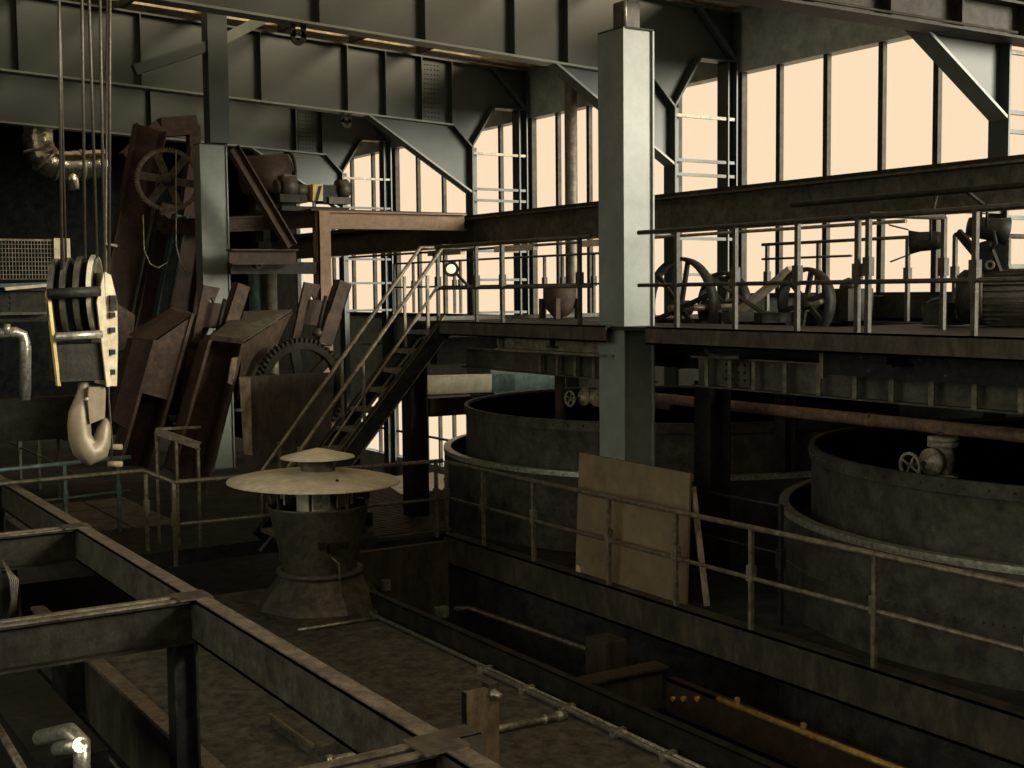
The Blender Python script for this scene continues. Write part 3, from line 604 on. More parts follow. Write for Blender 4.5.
# ================================================================== VENT COWL
vx, vy = 6.49, 14.75
t = thing('vent_cowl', 'mushroom-shaped roof vent with a wide disc cap standing on the felt deck', 'vent', (vx, vy, -4))
M().box(vx - .72, vx + .62, vy - .75, vy + .6, -4.0, -3.93).build('curb_plate', cowl, t)
M().lathe([(.82, -3.93), (.78, -3.86), (.5, -3.52), (.001, -3.52)], (vx, vy, 0), (0, 0, 1), 8, sm=False).build('skirt', cowl, t)
M().lathe([(.48, -3.54), (.55, -3.53), (.55, -3.48), (.48, -3.47)], (vx, vy, 0), (0, 0, 1), 40).build('bottom_ring', cowl, t)
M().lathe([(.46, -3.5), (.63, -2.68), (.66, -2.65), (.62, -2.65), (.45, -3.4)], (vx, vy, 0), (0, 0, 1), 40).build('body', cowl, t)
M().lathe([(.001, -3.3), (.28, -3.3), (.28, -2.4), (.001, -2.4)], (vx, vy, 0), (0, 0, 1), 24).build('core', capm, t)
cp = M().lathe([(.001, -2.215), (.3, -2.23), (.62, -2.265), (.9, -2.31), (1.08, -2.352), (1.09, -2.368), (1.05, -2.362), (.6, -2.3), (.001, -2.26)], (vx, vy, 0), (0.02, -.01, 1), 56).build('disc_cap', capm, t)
M().lathe([(.22, -2.24), (.22, -2.05), (.001, -2.05)], (vx, vy, 0), (0, 0, 1), 32).build('collar', cowl, t)
M().lathe([(.001, -1.94), (.1, -1.96), (.46, -2.05), (.47, -2.062), (.001, -2.0)], (vx, vy, 0), (0, 0, 1), 40).build('top_cone', capm, t)
M().disc(.02, (vx - .05, vy - .68, -2.27), (0, -.2, 1), .02, 10).build('cap_bolt', dark, cp)
for k in range(8):
    a = 2 * math.pi * k / 8 + .2; x, y = vx + .6 * math.cos(a), vy + .6 * math.sin(a)
    M().bar((x, y, -2.66), (x, y, -2.3), .03, .03).build('strut', cowl, t)
for a in (-1.9, -1.2, -.5, .3, 2.5): M().bar((vx + .42 * math.cos(a), vy + .42 * math.sin(a), -2.66), (vx + .42 * math.cos(a), vy + .42 * math.sin(a), -2.34), .2, .02, (math.cos(a), math.sin(a), 0)).build('louver', galv, t)
f = at(333, 548, Y=vy - .55); g = M(); g.cbox(f, .13, .16, .12); g.cbox(f + V((.12, 0, .03)), .14, .1, .05); g.cbox(f + V((-.14, 0, .04)), .08, .08, .08); g.build('damper_motor', dark, t)
M().tube([f + V((-.05, -.06, -.1)), f + V((.03, -.1, -.18)), f + V((.05, -.1, -.6)), f + V((.08, -.12, -.85))], .014, 6).build('cable', railm, t)

# ================================================================== FOREGROUND STEEL FRAME
t = thing('steel_frame', 'large rusty brown open beam frame standing on legs in the left foreground', 'frame', (3.3, 10, -4))
LX = 3.37
M().chan((LX, 1.5, -2.68), (LX, 24, -2.68), .13, .36, .025, side=-1).build('long_beam', steel, t)
M().box(LX - .065, LX + .065, 1.5, 24, -2.5, -2.488).build('lit_top', railm, t)  # paler strip, skylight on the beam top put into its colour
for y in (6.0, 10.15, 14.0, 18.0):
    cb = M().ibeam((-1.0, y, -2.68), (LX - .06, y, -2.68), .2, .36, .02).build('cross_beam', dark, t)
    g = M(); g.bar((-1.0, y - .07, -2.495), (LX - .05, y - .07, -2.495), .06, .02); g.bar((-1.0, y + .07, -2.495), (LX - .05, y + .07, -2.495), .06, .02); g.build('edge_strips', railm, cb)
    M().box(LX - .2, LX + .08, y - .14, y + .14, -2.49, -2.475).build('gusset', steel, t)
for x, y in ((3.22, 10.15), (2.6, 14.0), (3.22, 18)): M().ibeam((x, y, -4.2 if y < 11 else -6.2), (x, y, -2.86), .2, .2, .02, up=(1, 0, 0)).build('leg', black, t)
g = M(); g.chan((LX - .0, 6.2, -2.68), (LX + .3, 6.2, -2.68), .2, .3); g.build('end_stub', steel, t)

t = thing('kerb_beam', 'low dark kerb beam with a pale top along the left side of the felt deck', 'beam', (3.45, 12, -4.2))
M().box(3.38, 3.54, 4, 16.8, -4.0, -3.96).build('top_strip', railm, t); M().box(3.4, 3.46, 4, 16.8, -4.7, -4.0).build('side_plate', kerbm, t)
M().box(3.2, 3.4, 14.2, 14.9, -4.6, -3.98).build('end_bracket', black, t)
solo('edge_upstand', M().chan((6.98, 3, -3.9), (6.98, 15.6, -3.9), .12, .28, .02, side=-1), dark, 'dark steel upstand along the right edge of the felt deck', 'beam')

# conduits on the deck
g = M(); g.tube([(6.82, 16, -3.96), (6.82, 4, -3.96)], .022, 8); g.tube([(6.75, 11.3, -3.96), (6.75, 4, -3.96)], .022, 8)
for y in (11.2, 10.4, 9.7, 8.9, 8.2, 7.5): g.box(6.7, 6.86, y - .03, y + .03, -4.0, -3.93)
solo('conduit_run', g, galv, 'pair of thin pipes clipped along the right edge of the felt deck', 'pipe')
a, b = at(565, 715, Z=-3.96), at(436, 742, Z=-3.96)
g = M(); g.tube([a, b], .035, 10); g.tube([b + (a - b).normalized() * .15, b + (a - b).normalized() * .2], .05, 10); g.tube([a, a + (b - a).normalized() * .1], .05, 10); g.tube([a + (b - a).normalized() * .2, a + (b - a).normalized() * .24], .045, 10)
solo('floor_pipe', g, galv, 'pale galvanised pipe lying across the felt deck behind the timber post', 'pipe')
a, b = at(298, 630, Z=-3.97), at(376, 618, Z=-3.97)
solo('floor_pipe', M().tube([a, b], .022, 8), galv, 'thin pale pipe along the front of the vent cowl', 'pipe')
a, b = at(326, 761, Z=-3.95), at(378, 751, Z=-3.95)
g = M(); g.tube([a, b], .035, 10); q = (b - a).normalized(); g.tube([a + q * .25, a + q * .3], .05, 10); g.tube([a, a + q * .06], .05, 10)
solo('floor_pipe', g, galv, 'short pale pipe at the end of the raised hatch', 'pipe')
p = [at(275, 727, Z=-3.9), at(312, 760, Z=-3.9), at(380, 746, Z=-3.9), at(420, 745, Z=-3.9), at(340, 714, Z=-3.9)]
t = thing('deck_hatch', 'low raised hatch pad on the felt deck at the bottom of the picture', 'hatch', (4.6, 10.2, -4))
p = [(4.28, 9.95), (5.3, 9.75), (5.3, 10.75), (4.28, 10.95)]
M().plate([(x, y, -4.0) for x, y in p], (0, 0, .09)).build('pad', felt, t); M().bar((4.28, 9.95, -3.9), (4.28, 10.95, -3.9), .03, .03).build('edge_strip', railm, t)
# timber post with bolt
pz = -4.0; c = at(484, 768, Z=pz); c = V((5.36, 8.75, pz))
t = thing('timber_post', 'short square timber post with a steel bolt at its top, bottom centre', 'post', tuple(c))
tz = at(482, 690, Y=8.75).z; xl, xr = at(467, 720, Y=8.75).x, at(499, 720, Y=8.75).x
M().box(xl, xr, 8.75, 8.81, pz, tz).build('post', wood, t); M().box(xl - .012, xl, 8.75, 8.815, pz, tz).build('dark_side', black, t)  # thin black sheet makes the post's left side dark
M().lathe([(.001, 0), (.045, 0), (.045, .05), (.025, .06), (.025, .13), (.001, .13)], (xr - .06, 8.75, tz - .05), (0, -1, .1), 10).build('bolt', galv, t); M().cbox((xr - .05, 8.8, tz + .01), .1, .12, .05).build('cap', steel, t)

# ================================================================== PITS AT THE LOWER RIGHT
g = M(); g.ibeam((7.1, 10.75, -4.35), (8.8, 10.75, -4.35), .25, .45, .03); solo('pit_cross_beam', g, kerbm, 'rust-dark cross beam bridging the pit below the handrail', 'beam')
g = M(); g.box(8.3, 8.62, 11.15, 11.5, -6.2, -3.92); g.box(8.3, 8.34, 11.12, 11.15, -6.2, -3.92); solo('pit_post', g, kerbm, 'square dark post rising from the pit to the kerb girder', 'column')
a, b = at(470, 608, Z=-4.5), at(604, 655, Z=-4.5)
g = M(); g.tube([at(454, 609, Z=-4.5), a, b], .04, 8); solo('pit_rail', g, railm, 'brown pipe rail inside the pit, left of the pit post', 'pipe')
a, b = at(718, 699, X=8.5), at(905, 772, X=8.5)
t = thing('yellow_pipe', 'yellow pipe running along the dark pit at the lower right', 'pipe', tuple(a)); M().tube([a, b + (b - a) * .3], .032, 10).build('pipe', brass, t)
for f_ in (.12, .5): q = a + (b - a) * f_; M().cbox(q + V((0, 0, .05)), .04, .04, .08).build('clip', brass, t)
for i, x in enumerate((672, 682, 696)):
    q = at(x, 699, X=8.5); solo('pipe_fitting', M().tube([q, q + V((.05, 0, 0))], .028, 8), brass, ['small yellow fitting farthest left beside the yellow pipe end', 'small yellow fitting in the middle of three by the yellow pipe', 'small yellow fitting nearest the yellow pipe end'][i], 'fitting')
g = M(); g.box(7.1, 8.85, 15.6, 15.72, -6.2, -3.55); solo('pit_end_plate', g, kerbm, 'dark plate closing the far end of the pit below the handrail corner', 'plate')
g = M(); g.chan((8.8, 3, -4.45), (8.8, 10.6, -4.45), .12, .4, .03, side=-1); solo('pit_side_beam', g, rustd, 'dark rusty beam low on the pit side under the kerb girder', 'beam')
q = at(441, 612, Z=-4.2); solo('junction_box', M().cbox(q, .18, .1, .14), galv, 'small bright junction box at the pit edge right of the vent', 'box')
q = at(386, 585, Z=-4.0); solo('junction_box', M().cbox(q, .1, .1, .14), galv, 'tiny bright box just right of the vent skirt', 'box')

# lower left pit
t = thing('pit_pipe_rack', 'pair of thin pipes running along the dark pit at the lower left', 'pipe', (2.4, 10, -5))
for i, (p, q) in enumerate((((22, 655), (125, 775)), ((32, 655), (140, 775)))): M().tube([at(*p, Z=-4.9), at(*q, Z=-4.9)], .03, 8).build('pipe', steel, t)
g = M(); a, b = at(-10, 680, Z=-3.6), at(75, 790, Z=-3.6); g.bar(a, b, .5, .5); solo('duct_box', g, black, 'black boxy duct in the bottom left corner', 'duct')
a, b = at(-5, 722, Z=-3.2), at(26, 775, Z=-3.2); solo('tube_rail', M().tube([a, b], .03, 8), railm, 'grey tube rail at the extreme bottom left corner', 'pipe')
t = thing('galvanised_elbow', 'shiny galvanised pipe elbows at the bottom left', 'pipe', tuple(at(75, 740, Y=8.5)))
M().tube([at(40, 738, Y=8.9), at(70, 731, Y=8.5), at(82, 742, Y=8.3), at(82, 790, Y=8.3)], .055, 12).build('elbow', galv, t)
M().tube([at(58, 749, Y=8.6), at(80, 745, Y=8.25)], .05, 12).build('branch', galv, t)
g = M()
for k in range(5): g.tube([at(3 + k * 2, 560 + k * 3, Y=9), at(10 + k * 2, 580, Y=9), at(12 + k, 600, Y=8.95), at(8 + k * 2, 618 - k * 2, Y=9)], .008, 6)
solo('cable_bundle', g, rope_m, 'frayed hanging cable bundle at the left edge above the cross beam', 'cable')

# ================================================================== HOOK BLOCK AND ROPES
hy = 10.0
t = thing('hook_block', 'crane hook block with four sheaves hanging on wire ropes at the left', 'hook block', tuple(at(88, 330, Y=hy)))
P = lambda x, y, dy=0: at(x, y, Y=hy + dy)
def sl(x, y): return P(x, y)
# cheek plates
M().plate([P(105, 272), P(111, 275), P(117, 300), P(118, 340), P(117, 386), P(110, 386), P(106, 330)], (0, .45, 0)).build('cheek_plate', cream, t, label='right cheek plate in worn cream paint')
M().plate([P(97, 302, -.05), P(104, 273, -.05), P(107, 330, -.05), P(111, 386, -.05), P(107, 387, -.05)], (0, .03, 0)).build('guard_plate', cream, t)
M().plate([P(47, 292), P(50, 289), P(61, 386), P(58, 386)], (0, .07, 0)).build('cheek_plate', yellow, t, label='left cheek plate with a yellow edge')
ax = (P(108, 300) - P(52, 305)).normalized()
for k, x in enumerate((58, 70, 83, 96)):
    c = P(x, 300 - k * 1.5, .3); R = .31
    s_ = M().lathe([(.03, -.008), (R - .06, -.008), (R - .04, -.02), (R, -.02), (R - .03, 0), (R, .02), (R - .04, .02), (R - .06, .008), (.03, .008)], c, (1, -.46, 0), 44).build('sheave', black if k < 3 else cowl, t)
    M().ring(R + .012, R - .03, c, (1, -.46, 0), .035, 44).build('rim', steel if k < 3 else capm, s_)
M().tube([P(48, 294, -.06), P(100, 291, -.06)], .04, 14).build('axle', black, t)
M().tube([P(55, 337, -.06), P(102, 334, -.06)], .032, 12).build('spacer_tube', galv, t)
M().plate([P(57, 345), P(108, 343), P(110, 380), P(60, 382)], (0, .32, 0)).build('crosshead', dark, t)
for y in (301, 315, 330, 352, 372): M().cbox(P(112, y, -.02), .04, .05, .04).build('bolt', dark, t)
M().cbox(P(113, 303, -.015), .05, .04, .12).build('slot_plate', black, t)
# hook: shank, curve, tip as one swept surface
path = [(84, 376, .04), (83, 392, .045), (81, 402, .06), (79, 413, .08), (79, 425, .088), (80, 437, .09), (84, 447, .1), (90.5, 453, .112), (98, 449, .094), (102, 440, .07), (103.5, 430, .058), (105, 422, .038), (105, 418, .014)]
M().tube([P(x, y, .1) for x, y, r in path], [r for x, y, r in path], 16).build('hook', hookm, t)
M().plate([P(89, 387), P(105, 387), P(106, 390), P(105, 418), P(90, 424), P(88, 402)], (0, .16, 0)).build('safety_latch', hookm, t)
M().lathe([(.001, 0), (.016, 0), (.016, .03), (.001, .03)], P(86, 399, -.02), (0, -1, 0), 10).build('latch_pin', galv, t)
zt_ = 3.6
ropes = [((62, 270), (59, 0), 'leftmost wire rope of the hook block'), ((66, 262), (61, 60), 'thin second wire rope slanting at the left of the hook block'), ((85, 258), (82, 0), 'thick middle wire rope of the hook block'),
         ((97, 258), (89, 0), 'wire rope right of the middle one, over the outer sheave'), ((105, 300), (100, 0), 'wire rope passing just right of the outer sheave'), ((109, 285), (110, 0), 'rightmost wire rope beside the cream cheek plate')]
for (x, y), (x2, y2), lb in ropes:
    a = P(x, y, .1); b = P(x2, y2, .1); d = (b - a) / (b.z - a.z); b = a + d * (zt_ - a.z)
    solo('wire_rope', M().tube([a, b], .009 if 'thin' in lb else .0125, 8), rope_m, lb, 'rope', 'wire ropes of the hook block')
g = M(); g.box(P(50, 0).x - .4, P(115, 0).x + .4, hy - .3, hy + .6, 3.6, 4.0); solo('crane_trolley', g, black, 'black crane trolley above the hook ropes, at the top left edge', 'crane')
t = thing('control_pendant_wire', 'slack wire hanging beside the hook block with a small clamp', 'wire', tuple(P(112, 240)))
M().tube([P(107, 0, .3), P(106, 240, .3), P(107, 300, .3), P(109, 400, .3), P(112, 440, .3), P(111, 460, .3)], .008, 6).build('wire', rope_m, t)
M().bar(P(103, 243, .25), P(117, 246, .25), .03, .02).build('clamp', steel, t)
for y in (447, 464): M().tube([P(108, y, .4), P(122, y, .4)], .025, 10).build('weight', wood, t)

# ================================================================== RUSTY CHUTES, GEARS, STANDS (left middle)
def uchan(name, label, y, tl, tr, bl, br, depth, mt, edge, back=True):
    t = thing(name, label, 'chute', tuple(at(*bl, Y=y)))
    A, B, Cc, D = at(*tl, Y=y), at(*tr, Y=y), at(*br, Y=y), at(*bl, Y=y)
    if back: M().plate([A + V((0, depth, 0)), B + V((0, depth, 0)), Cc + V((0, depth, 0)), D + V((0, depth, 0))], (0, .03, 0)).build('back_plate', mt, t)
    for p, q in ((A, D), (B, Cc)): M().plate([p, q, q + V((0, depth, 0)), p + V((0, depth, 0))], (.025, 0, 0)).build('side_plate', mt, t); 
    for p, q in ((A, D), (B, Cc)): M().bar(p, q, .05, .03, (0, 1, 0)).build('edge_strip', edge, t)
    return t, (A, B, Cc, D)
t, q = uchan('chute', 'rusty inclined open chute, right one of the two beside the gear guard', 19.2, (210, 340), (243, 344), (174, 470), (206, 494), .5, rustd, rust)
M().plate([q[0], q[1], q[1] + V((0, -.05, .08)), q[0] + V((0, -.05, .08))], (0, .3, 0)).build('top_lip', rust, t)
M().plate([q[1], at(292, 312, Y=20.5), at(276, 345, Y=20.5), at(237, 400, Y=19.4)], (.03, .03, 0)).build('wing_plate', rust, t)
M().plate([q[0] + V((0, 0, .02)), at(240, 313, Y=20.6), at(292, 311, Y=20.6), q[1] + V((0, 0, .02))], (0, 0, .03)).build('sloping_cover', steel, t)
M().plate([at(232, 358, Y=19), at(238, 357, Y=19), at(233, 385, Y=19), at(228, 383, Y=19)], (0, .04, 0)).build('bracket', wood, t)
t, q = uchan('chute', 'rusty inclined chute with a closed brown front, left of the open one', 19.6, (155, 340), (193, 314), (119, 470), (150, 470), .6, rustd, rust)
M().plate([at(156, 341, Y=19.62), at(191, 317, Y=19.62), at(172, 401, Y=19.62), at(142, 393, Y=19.62)], (0, .03, 0)).build('front_plate', rust, t)
M().plate([at(133, 338, Y=19.9), at(155, 340, Y=19.6), at(193, 314, Y=19.6), at(175, 311, Y=19.9)], (0, .25, .05)).build('top_lip', rustd, t)
M().plate([at(133, 338, Y=19.9), at(155, 340, Y=19.65), at(128, 430, Y=19.65), at(112, 420, Y=19.9)], (0, .3, 0)).build('outer_wing', rustd, t)
t = thing('rusty_sheet', 'small brown rusty panel between the two inclined chutes', 'panel', tuple(at(205, 340, Y=20.4)))
M().plate([at(196, 315, Y=20.4), at(213, 320, Y=20.4), at(205, 338, Y=20.4), at(203, 392, Y=20.4), at(180, 400, Y=20.4)], (0, .05, 0)).build('panel', rust, t)
def prong(label, o, y):
    """lifting frame: two leaning uprights, cross plate, screw rod"""
    t = thing('lifting_frame', label, 'machine frame', tuple(at(o[0], o[1] + 60, Y=y)))
    q = lambda dx, dy, e=0: at(o[0] + dx, o[1] + dy, Y=y + e)
    M().plate([q(0, 0), q(16, 3), q(10, 18), q(7, 12), q(3, 26), q(-6, 60), q(-12, 56)], (0, .08, 0)).build('left_upright', rust, t)
    M().chan(q(38, 0), q(18, 62), .22, .26, .02, up=(1, 0, 0), side=1).build('right_upright', rust, t)
    M().plate([q(4, 17), q(30, 20), q(24, 45), q(-2, 42)], (0, .06, 0)).build('cross_plate', rustd, t)
    M().tube([q(21, 14, -.2), q(12, 52, -.2)], .035, 10).build('screw_rod', dark, t)
    M().lathe([(.001, 0), (.09, 0), (.09, .08), (.06, .1), (.06, .14), (.001, .14)], q(12, 54, -.2), (.1, 0, 1), 12).build('nut', steel, t)
    return t
prong('rusty lifting frame with a screw rod in front of the left steel column', (204, 285), 20.2)
prong('rusty lifting frame with a screw rod above the toothed gear wheel', (305, 282), 20.6)
# gear wheels
gc = at(301, 388, Y=19.4); R = 50 * gc.dot(fw) / F
t = thing('spur_gear', 'big toothed gear wheel beside the stair handrail, half behind its guard', 'gear', tuple(gc))
M().gear(R, R * .78, gc, (.1, -1, 0), .14, 56, .07).build('toothed_ring', dark, t)
M().lathe([(.001, -.12), (.15, -.12), (.15, .12), (.001, .12)], gc, (.1, -1, 0), 18).build('hub', dark, t)
for k in range(6): M().spokes(.1, R * .8, gc, (.1, -1, 0), 1, .16, .06, k * math.pi / 3 + .35).build('spoke', dark, t)
t = thing('gear_guard', 'dull brown sheet guard in front of the toothed gear wheel', 'guard', tuple(at(280, 420, Y=18.9)))
M().plate([at(239, 377, Y=18.9), at(335, 372, Y=18.9), at(330, 450, Y=18.9), at(246, 470, Y=18.9)], (0, .04, 0)).build('front_sheet', kerbm, t)
M().plate([at(239, 377, Y=18.9), at(250, 377, Y=18.85), at(252, 455, Y=18.85), at(244, 455, Y=18.9)], (0, -.02, 0)).build('edge_sheet', wood, t)
M().cbox(at(240, 410, Y=18.8), .12, .1, .04).build('clip', galv, t)
gc = at(168, 180, Y=25.2); R = 32 * gc.dot(fw) / F
t = thing('spur_gear', 'spoked ring gear high at the left beside the steel column', 'gear', tuple(gc))
M().gear(R, R * .86, gc, (-.25, -1, 0), .1, 72, .035).build('toothed_ring', railm, t)
M().lathe([(.001, -.12), (.13, -.12), (.13, .12), (.001, .12)], gc, (-.25, -1, 0), 18).build('hub', steel, t)
for k in range(6): M().spokes(.1, R * .9, gc, (-.25, -1, 0), 1, .15, .06, k * math.pi / 3 + .15).build('spoke', cowl, t)
gc = at(165, 226, Y=25.3); t = thing('pinion', 'small pinion wheel below the spoked ring gear', 'gear', tuple(gc)); M().gear(.17, .05, gc, (-.25, -1, 0), .12, 14, .04).build('toothed_ring', dark, t); M().tube([gc, gc + V((.1, .8, 0))], .05, 10).build('shaft', dark, t)
gc = at(190, 405, Y=20.5); t = thing('spur_gear', 'dark toothed wheel deep between the two inclined chutes', 'gear', tuple(gc)); M().gear(.55, .42, gc, (0, -1, 0), .1, 40, .05).build('toothed_ring', black, t); M().lathe([(.001, -.1), (.12, -.1), (.12, .1), (.001, .1)], gc, (0, -1, 0), 14).build('hub', black, t)
for k in range(5): M().spokes(.1, .44, gc, (0, -1, 0), 1, .1, .05, k * 1.257).build('spoke', black, t)
# leaning troughs behind
lean = [((112, 330), (150, 128), 26, .6, rustd, 'long leaning rusty trough, leftmost behind the hook block'),
        ((145, 335), (172, 205), 25.9, .5, rustd, 'long leaning rusty trough below the spoked ring gear'),
        ((178, 318), (202, 150), 26.0, .53, rustd, 'long leaning rusty trough just left of the steel column'),
        ((160, 320), (180, 215), 25.6, .22, teal, 'narrow teal-grey leaning strut between the leaning troughs')]
for (p, q, y, wd_, mt_, lb) in lean:
    a, b = at(*p, Y=y), at(*q, Y=y); t = thing('leaning_trough', lb, 'trough', tuple(a))
    M().bar(a, b, .04, wd_, (1, 0, 0), 0, 0).build('base_plate', mt_, t)
    for s in (-1, 1): M().bar(a, b, .3, .03, (1, 0, 0), 0, s * wd_ / 2).build('side_flange', mt_, t)
g = M(); g.plate([at(112, 300, Y=22.4), at(135, 315, Y=22.4), at(133, 345, Y=22.4), at(117, 352, Y=22.4)], (0, .1, 0)); solo('rusty_plate', g, rust, 'reddish rusty plate right of the hook block cheek', 'plate')
g = M(); g.bar(at(126, 160, Y=27), at(160, 128, Y=27), .3, .35); g.bar(at(160, 128, Y=27), at(196, 125, Y=27), .3, .4); g.bar(at(193, 125, Y=27), V((at(193, 125, Y=27).x, 27, FL)), .25, .25); solo('gear_support', g, rustd, 'rusty bent bracket above the spoked ring gear', 'bracket')
for p, lb in (([(176, 150), (176, 245), (180, 262), (188, 277)], 'thin hanging wire in front of the spoked ring gear'), ([(143, 215), (144, 250), (150, 264), (158, 268), (168, 262)], 'thin looped cable left of the steel column')):
    solo('thin_wire', M().tube([at(x, y, Y=24.7) for x, y in p], .013, 6), railm, lb, 'wire')
t = thing('angle_stand', 'small angle-iron stand with a slotted rail below the rusty chutes', 'stand', tuple(at(157, 432, Y=17.5)))
a, b, c_, d_ = at(156, 431, Y=17.6), at(200, 446, Y=17.0), at(222, 436, Y=18), at(158, 429, Y=18.4)
M().chan(a, b, .05, .1).build('slotted_rail', railm, t); M().bar(d_, at(200, 427, Y=18.6), .04, .04).build('back_rail', railm, t)
for x, y, y2, Y_ in ((156, 432, 530, 17.6), (176, 440, 535, 17.3), (198, 448, 540, 17.05)): M().bar(at(x, y, Y=Y_), V((at(x, y, Y=Y_).x, Y_, FL)), .035, .035).build('leg', railm, t)
g = M(); g.bar(at(118, 420, Y=20.9), at(187, 419, Y=20.9), .05, .12); solo('guard_bar', g, steel, 'horizontal grey bar behind the hook, across the rusty chutes', 'bar')
# ================================================================== MACHINE PLATFORM
PZ = 1.72; py = 24.0
t = thing('machine_platform', 'rust-red steel platform on a post below the back portal frame', 'platform', (10.7, py, FL))
a, b = at(316, 215, Y=py), at(464, 215, Y=py)
M().ibeam((a.x, py, PZ - .22), (b.x, py, PZ - .2), .25, .36, .03).build('front_beam', lit_tan_rust, t)
M().box(a.x - .15, b.x, py - .1, py + 2.5, PZ - .04, PZ).build('deck', rust, t)
M().chan((10.75, py, FL), (10.75, py, PZ - .05), .27, .3, .03, up=(0, 1, 0)).build('post', lit_tan_rust, t)
M().ibeam((a.x, py, PZ - .2), (a.x - 1.2, py + 3.0, PZ - .2), .2, .34, .03).build('side_beam', rustd, t)
M().ibeam((8.0, py + 1.2, PZ - .35), (a.x, py + 1.2, PZ - .2), .2, .3, .03).build('rear_beam', rustd, t)
# drive on the platform
t = thing('drive_motor', 'grey motor and gear drive on the rust-red platform, before the far window', 'motor', tuple(at(320, 205, Y=24.9)))
dq = lambda x, y, e=0: at(x, y, Y=24.9 + e)
M().tube([dq(280, 186), dq(294, 186)], .22, 16).build('gear_case', steel, t); M().tube([dq(275, 187), dq(281, 187)], .15, 14).build('end_cap', steel, t); M().tube([dq(294, 190), dq(306, 190)], .12, 14).build('coupling', steel, t)
M().cbox(dq(289, 178), .3, .2, .12).build('terminal_box', steel, t); M().cbox(dq(290, 199), .6, .4, .16).build('foot', dark, t)
M().plate([dq(313, 184, -.2), dq(323, 184, -.2), dq(323, 201, -.2), dq(313, 201, -.2)], (0, .4, 0)).build('belt_guard', yellow, t, label='yellow belt guard with a dark slanting stripe'); M().plate([dq(315, 201, -.215), dq(318, 201, -.215), dq(322, 186, -.215), dq(319, 186, -.215)], (0, .012, 0)).build('stripe', dark, t)
M().plate([dq(323, 185, -.1), dq(338, 185, -.1), dq(338, 203, -.1), dq(323, 203, -.1)], (0, .4, 0)).build('housing', black, t)
M().tube([dq(337, 189), dq(347, 189)], .2, 16).build('pulley_cover', steel, t); M().cbox(dq(337, 201), .5, .3, .14).build('pedestal', steel, t); M().box(dq(278, 205).x, dq(345, 205).x, 24.7, 25.3, PZ, PZ + .1).build('base_frame', dark, t)
g = M(); a, b = at(233, 148, Y=23.4), at(291, 246, Y=23.4); g.ibeam(a, b, .2, .22, .03, up=(1, 0, 0)); solo('diagonal_brace', g, rustd, 'dark brown diagonal brace right of the left steel column', 'brace')
t = thing('lower_beam', 'dark brown horizontal beam right of the left steel column', 'beam', tuple(at(260, 255, Y=23.6)))
M().ibeam(at(229, 257, Y=23.6), at(296, 257, Y=23.6), .3, .3, .03).build('girder', rustd, t)
M().box(at(229, 270, Y=24).x, at(318, 270, Y=24).x, 23.9, 24.1, at(260, 274, Y=24).z, at(260, 262, Y=24).z).build('web_plate', black, t); M().ring(.09, .05, at(259, 264, Y=23.85), (0, 1, 0), .03, 14).build('eyelet', steel, t)
t = thing('drum', 'rusty cylinder casing behind the diagonal brace, above the platform', 'casing', tuple(at(290, 170, Y=26)))
M().tube([at(245, 176, Y=26), at(286, 173, Y=26)], .42, 24).build('shell', rustd, t)
for x in (255, 276): q = at(x, 180, Y=26); M().box(q.x - .08, q.x + .08, 25.8, 26.2, PZ - .6, q.z - .1).build('saddle', dark, t); M().lathe([(.42, 0), (.46, 0), (.46, .06), (.42, .06)], at(286, 173, Y=26), (1, 0, 0), 24).build('end_flange', rust, t)
g = M(); p = at(271, 290, Y=26); g.tube([(p.x, 26, FL), (p.x, 26, .5)], .13, 14); solo('standpipe', g, cowl, 'pale upright pipe between the two lifting frames', 'pipe')
g = M(); p = at(258, 290, Y=26.3); g.tube([(p.x, 26.3, FL), (p.x, 26.3, .5)], .2, 14); solo('standpipe', g, teal, 'dark teal upright pipe left of the pale one', 'pipe')

# ================================================================== FAR LEFT: mesh basket, duct, pipes, railings
t = thing('mesh_panel', 'square wire mesh panel at the left edge behind the hook block', 'mesh guard', tuple(at(30, 285, Y=22)))
a, b = at(-8, 240, Y=22), at(66, 240, Y=22); z0 = at(30, 279, Y=22).z; z1 = at(30, 240, Y=22).z; g = M()
for k in range(24): x = a.x + (b.x - a.x) * k / 23; g.bar((x, 22, z0), (x, 22, z1), .008, .008)
for k in range(10): z = z0 + (z1 - z0) * k / 9; g.bar((a.x, 22, z), (b.x, 22, z), .008, .008)
g.build('wire_mesh', railm, t); M().bar((a.x, 22, z1), (b.x, 22, z1), .03, .03).build('top_bar', railm, t)
for x in (57, 67): p = at(x, 250, Y=21.95); M().box(p.x - .05, p.x + .05, 21.93, 21.97, at(30, 262, Y=22).z, at(30, 238, Y=22).z).build('corner_post', cream, t)
t = thing('far_girder', 'dark riveted girder under the wire mesh panel at the left edge', 'girder', tuple(at(30, 320, Y=22.2)))
a, b = at(-10, 305, Y=22.2), at(62, 305, Y=22.2); M().ibeam(a, b, .3, .55, .04).build('girder', dark, t)
M().bar(at(-10, 286, Y=22), at(50, 284, Y=22), .4, .06).build('ledge', teal, t); M().bar(at(5, 289, Y=21.7), at(50, 285, Y=21.7), .05, .05).build('ledge_edge', cream, t)
M().dots([at(10, y, Y=22.02) for y in (297, 303, 309, 315)], .03, (0, -1, 0)).build('rivets', black, t)
M().bar(at(-10, 314, Y=22), at(48, 313, Y=22), .3, .04).build('bottom_ledge', steel, t)
t = thing('air_duct', 'shiny crinkled foil air duct bending at the upper left behind the ropes', 'duct', tuple(at(60, 165, Y=35.6)))
dp = [(38, 88), (38, 140), (41, 155), (49, 163), (60, 166), (85, 165), (112, 163)]; q = []
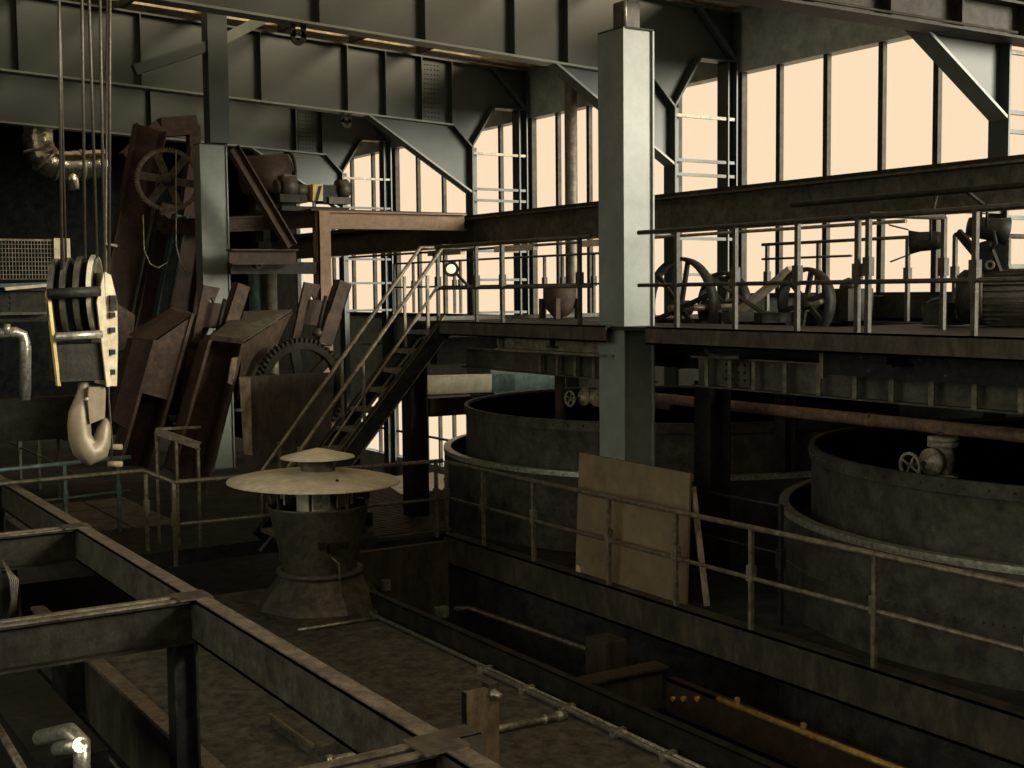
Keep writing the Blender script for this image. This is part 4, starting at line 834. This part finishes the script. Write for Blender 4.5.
for i in range(len(dp) - 1):
    for k in range(5): f_ = k / 5; q.append(at(dp[i][0] * (1 - f_) + dp[i + 1][0] * f_, dp[i][1] * (1 - f_) + dp[i + 1][1] * f_, Y=35.6))
M().tube(q, [.38 + .02 * (i % 2) for i in range(len(q))], 20).build('duct', foil, t)
for i in (8, 12, 18, 24): M().tube([q[i], q[i] + (q[i + 1] - q[i]).normalized() * .08], .42, 20).build('band', galv, t)
M().tube([at(70, 166, Y=35.5), at(72, 190, Y=35.5)], .2, 14).build('branch', foil, t)
t = thing('galvanised_pipe', 'pale galvanised pipe bending down at the left edge, below the far girder', 'pipe', tuple(at(20, 360, Y=19)))
M().tube([at(-10, 334, Y=19), at(16, 332, Y=19), at(23, 335, Y=19), at(25, 342, Y=19), at(25, 400, Y=19)], .075, 12).build('pipe', galv, t); M().tube([at(7, 334, Y=18.95), at(7, 324, Y=18.95)], .05, 10).build('tee', galv, t); M().tube([at(29, 345, Y=19.1), at(29, 395, Y=19.1)], .03, 8).build('thin_pipe', galv, t)
g = M(); g.box(at(-20, 410, Y=21.5).x, at(120, 410, Y=21.5).x, 21.4, 21.8, at(30, 440, Y=21.5).z, at(30, 398, Y=21.5).z); solo('dark_girder', g, dark, 'dark horizontal girder behind the hook, above the left railing', 'girder')
p0, p1 = at(0, 414, Z=-2.4), at(70, 441, Z=-2.4)
railing('handrail', 'brown handrail running away behind the hook at the left', [tuple(at(x, y, Z=-2.4))[:2] for x, y in ((19, 422), (38, 429), (58, 437))], FL, -2.4, [([p0 + (p0 - p1) * .2, p1], .03), ([p0 + (p0 - p1) * .2 + V((0, 0, -.5)), p1 + V((0, 0, -.5))], .02)])
railing('handrail', 'teal-grey handrail crossing the left side below the hook', [(5.1, 18.87), (4.3, 18.72), (3.0, 18.48)], FL, ZR, [([(1.5, 18.2, ZR), (5.3, 18.9, ZR)], .035), ([(1.5, 18.2, -2.9), (5.3, 18.9, -2.9)], .02)], teal)
# bench-like dark machine under the stair
t = thing('pump_set', 'dark pump set on a base right behind the vent cowl, by the floor grating', 'pump', (7.6, 17.2, FL))
M().box(7.2, 8.3, 16.9, 17.6, FL, FL + .25).build('base', black, t); M().tube([(7.3, 17.2, FL + .5), (8.0, 17.2, FL + .5)], .25, 18).build('casing', black, t); M().tube([(8.0, 17.2, FL + .5), (8.35, 17.2, FL + .5)], .12, 14).build('shaft_cover', black, t)
M().box(7.9, 8.5, 17.7, 18.1, FL, FL + .95).build('cabinet', black, t)

# floor plates behind the hook, light on the floor put into their pale colour
t = thing('floor_plates', 'floor plates in a pale lit tone with tile joints behind the hook at the left', 'floor plate', (4.8, 20.5, FL))
for i in range(3):
    for j in range(3): M().box(3.9 + i * .72, 4.58 + i * .72, 19.0 + j * 1.0, 19.96 + j * 1.0, FL, FL + .02).build('plate', concrete, t)
# repeats share a group phrase
GR = {'belt_pulley': 'belt pulleys on the walkway', 'settling_tank': 'round settling tanks', 'chute': 'rusty inclined chutes', 'lifting_frame': 'lifting frames over the chutes', 'steel_column': 'grey green steel columns',
      'support_post': 'dark posts under the walkway', 'floor_pipe': 'pale pipes on the felt deck', 'junction_box': 'small bright boxes', 'gate_valve': 'handwheel valves', 'spotlight': 'black spotlights', 'pipe_fitting': 'yellow fittings in the pit',
      'drive_belt': 'flat drive belts', 'thin_wire': 'thin hanging wires', 'spur_gear': 'toothed gears', 'wall_bracket': 'brackets inside the tank', 'railing': 'railings of the walkway', 'cross_railing': 'short cross railings', 'handrail': 'lower handrails', 'leaning_trough': 'leaning troughs', 'standpipe': 'upright pipes behind the chutes'}
for o in bpy.data.objects:
    b_ = o.name.split('.')[0]
    if 'label' in o and 'category' in o and b_ in GR: o['group'] = GR[b_]
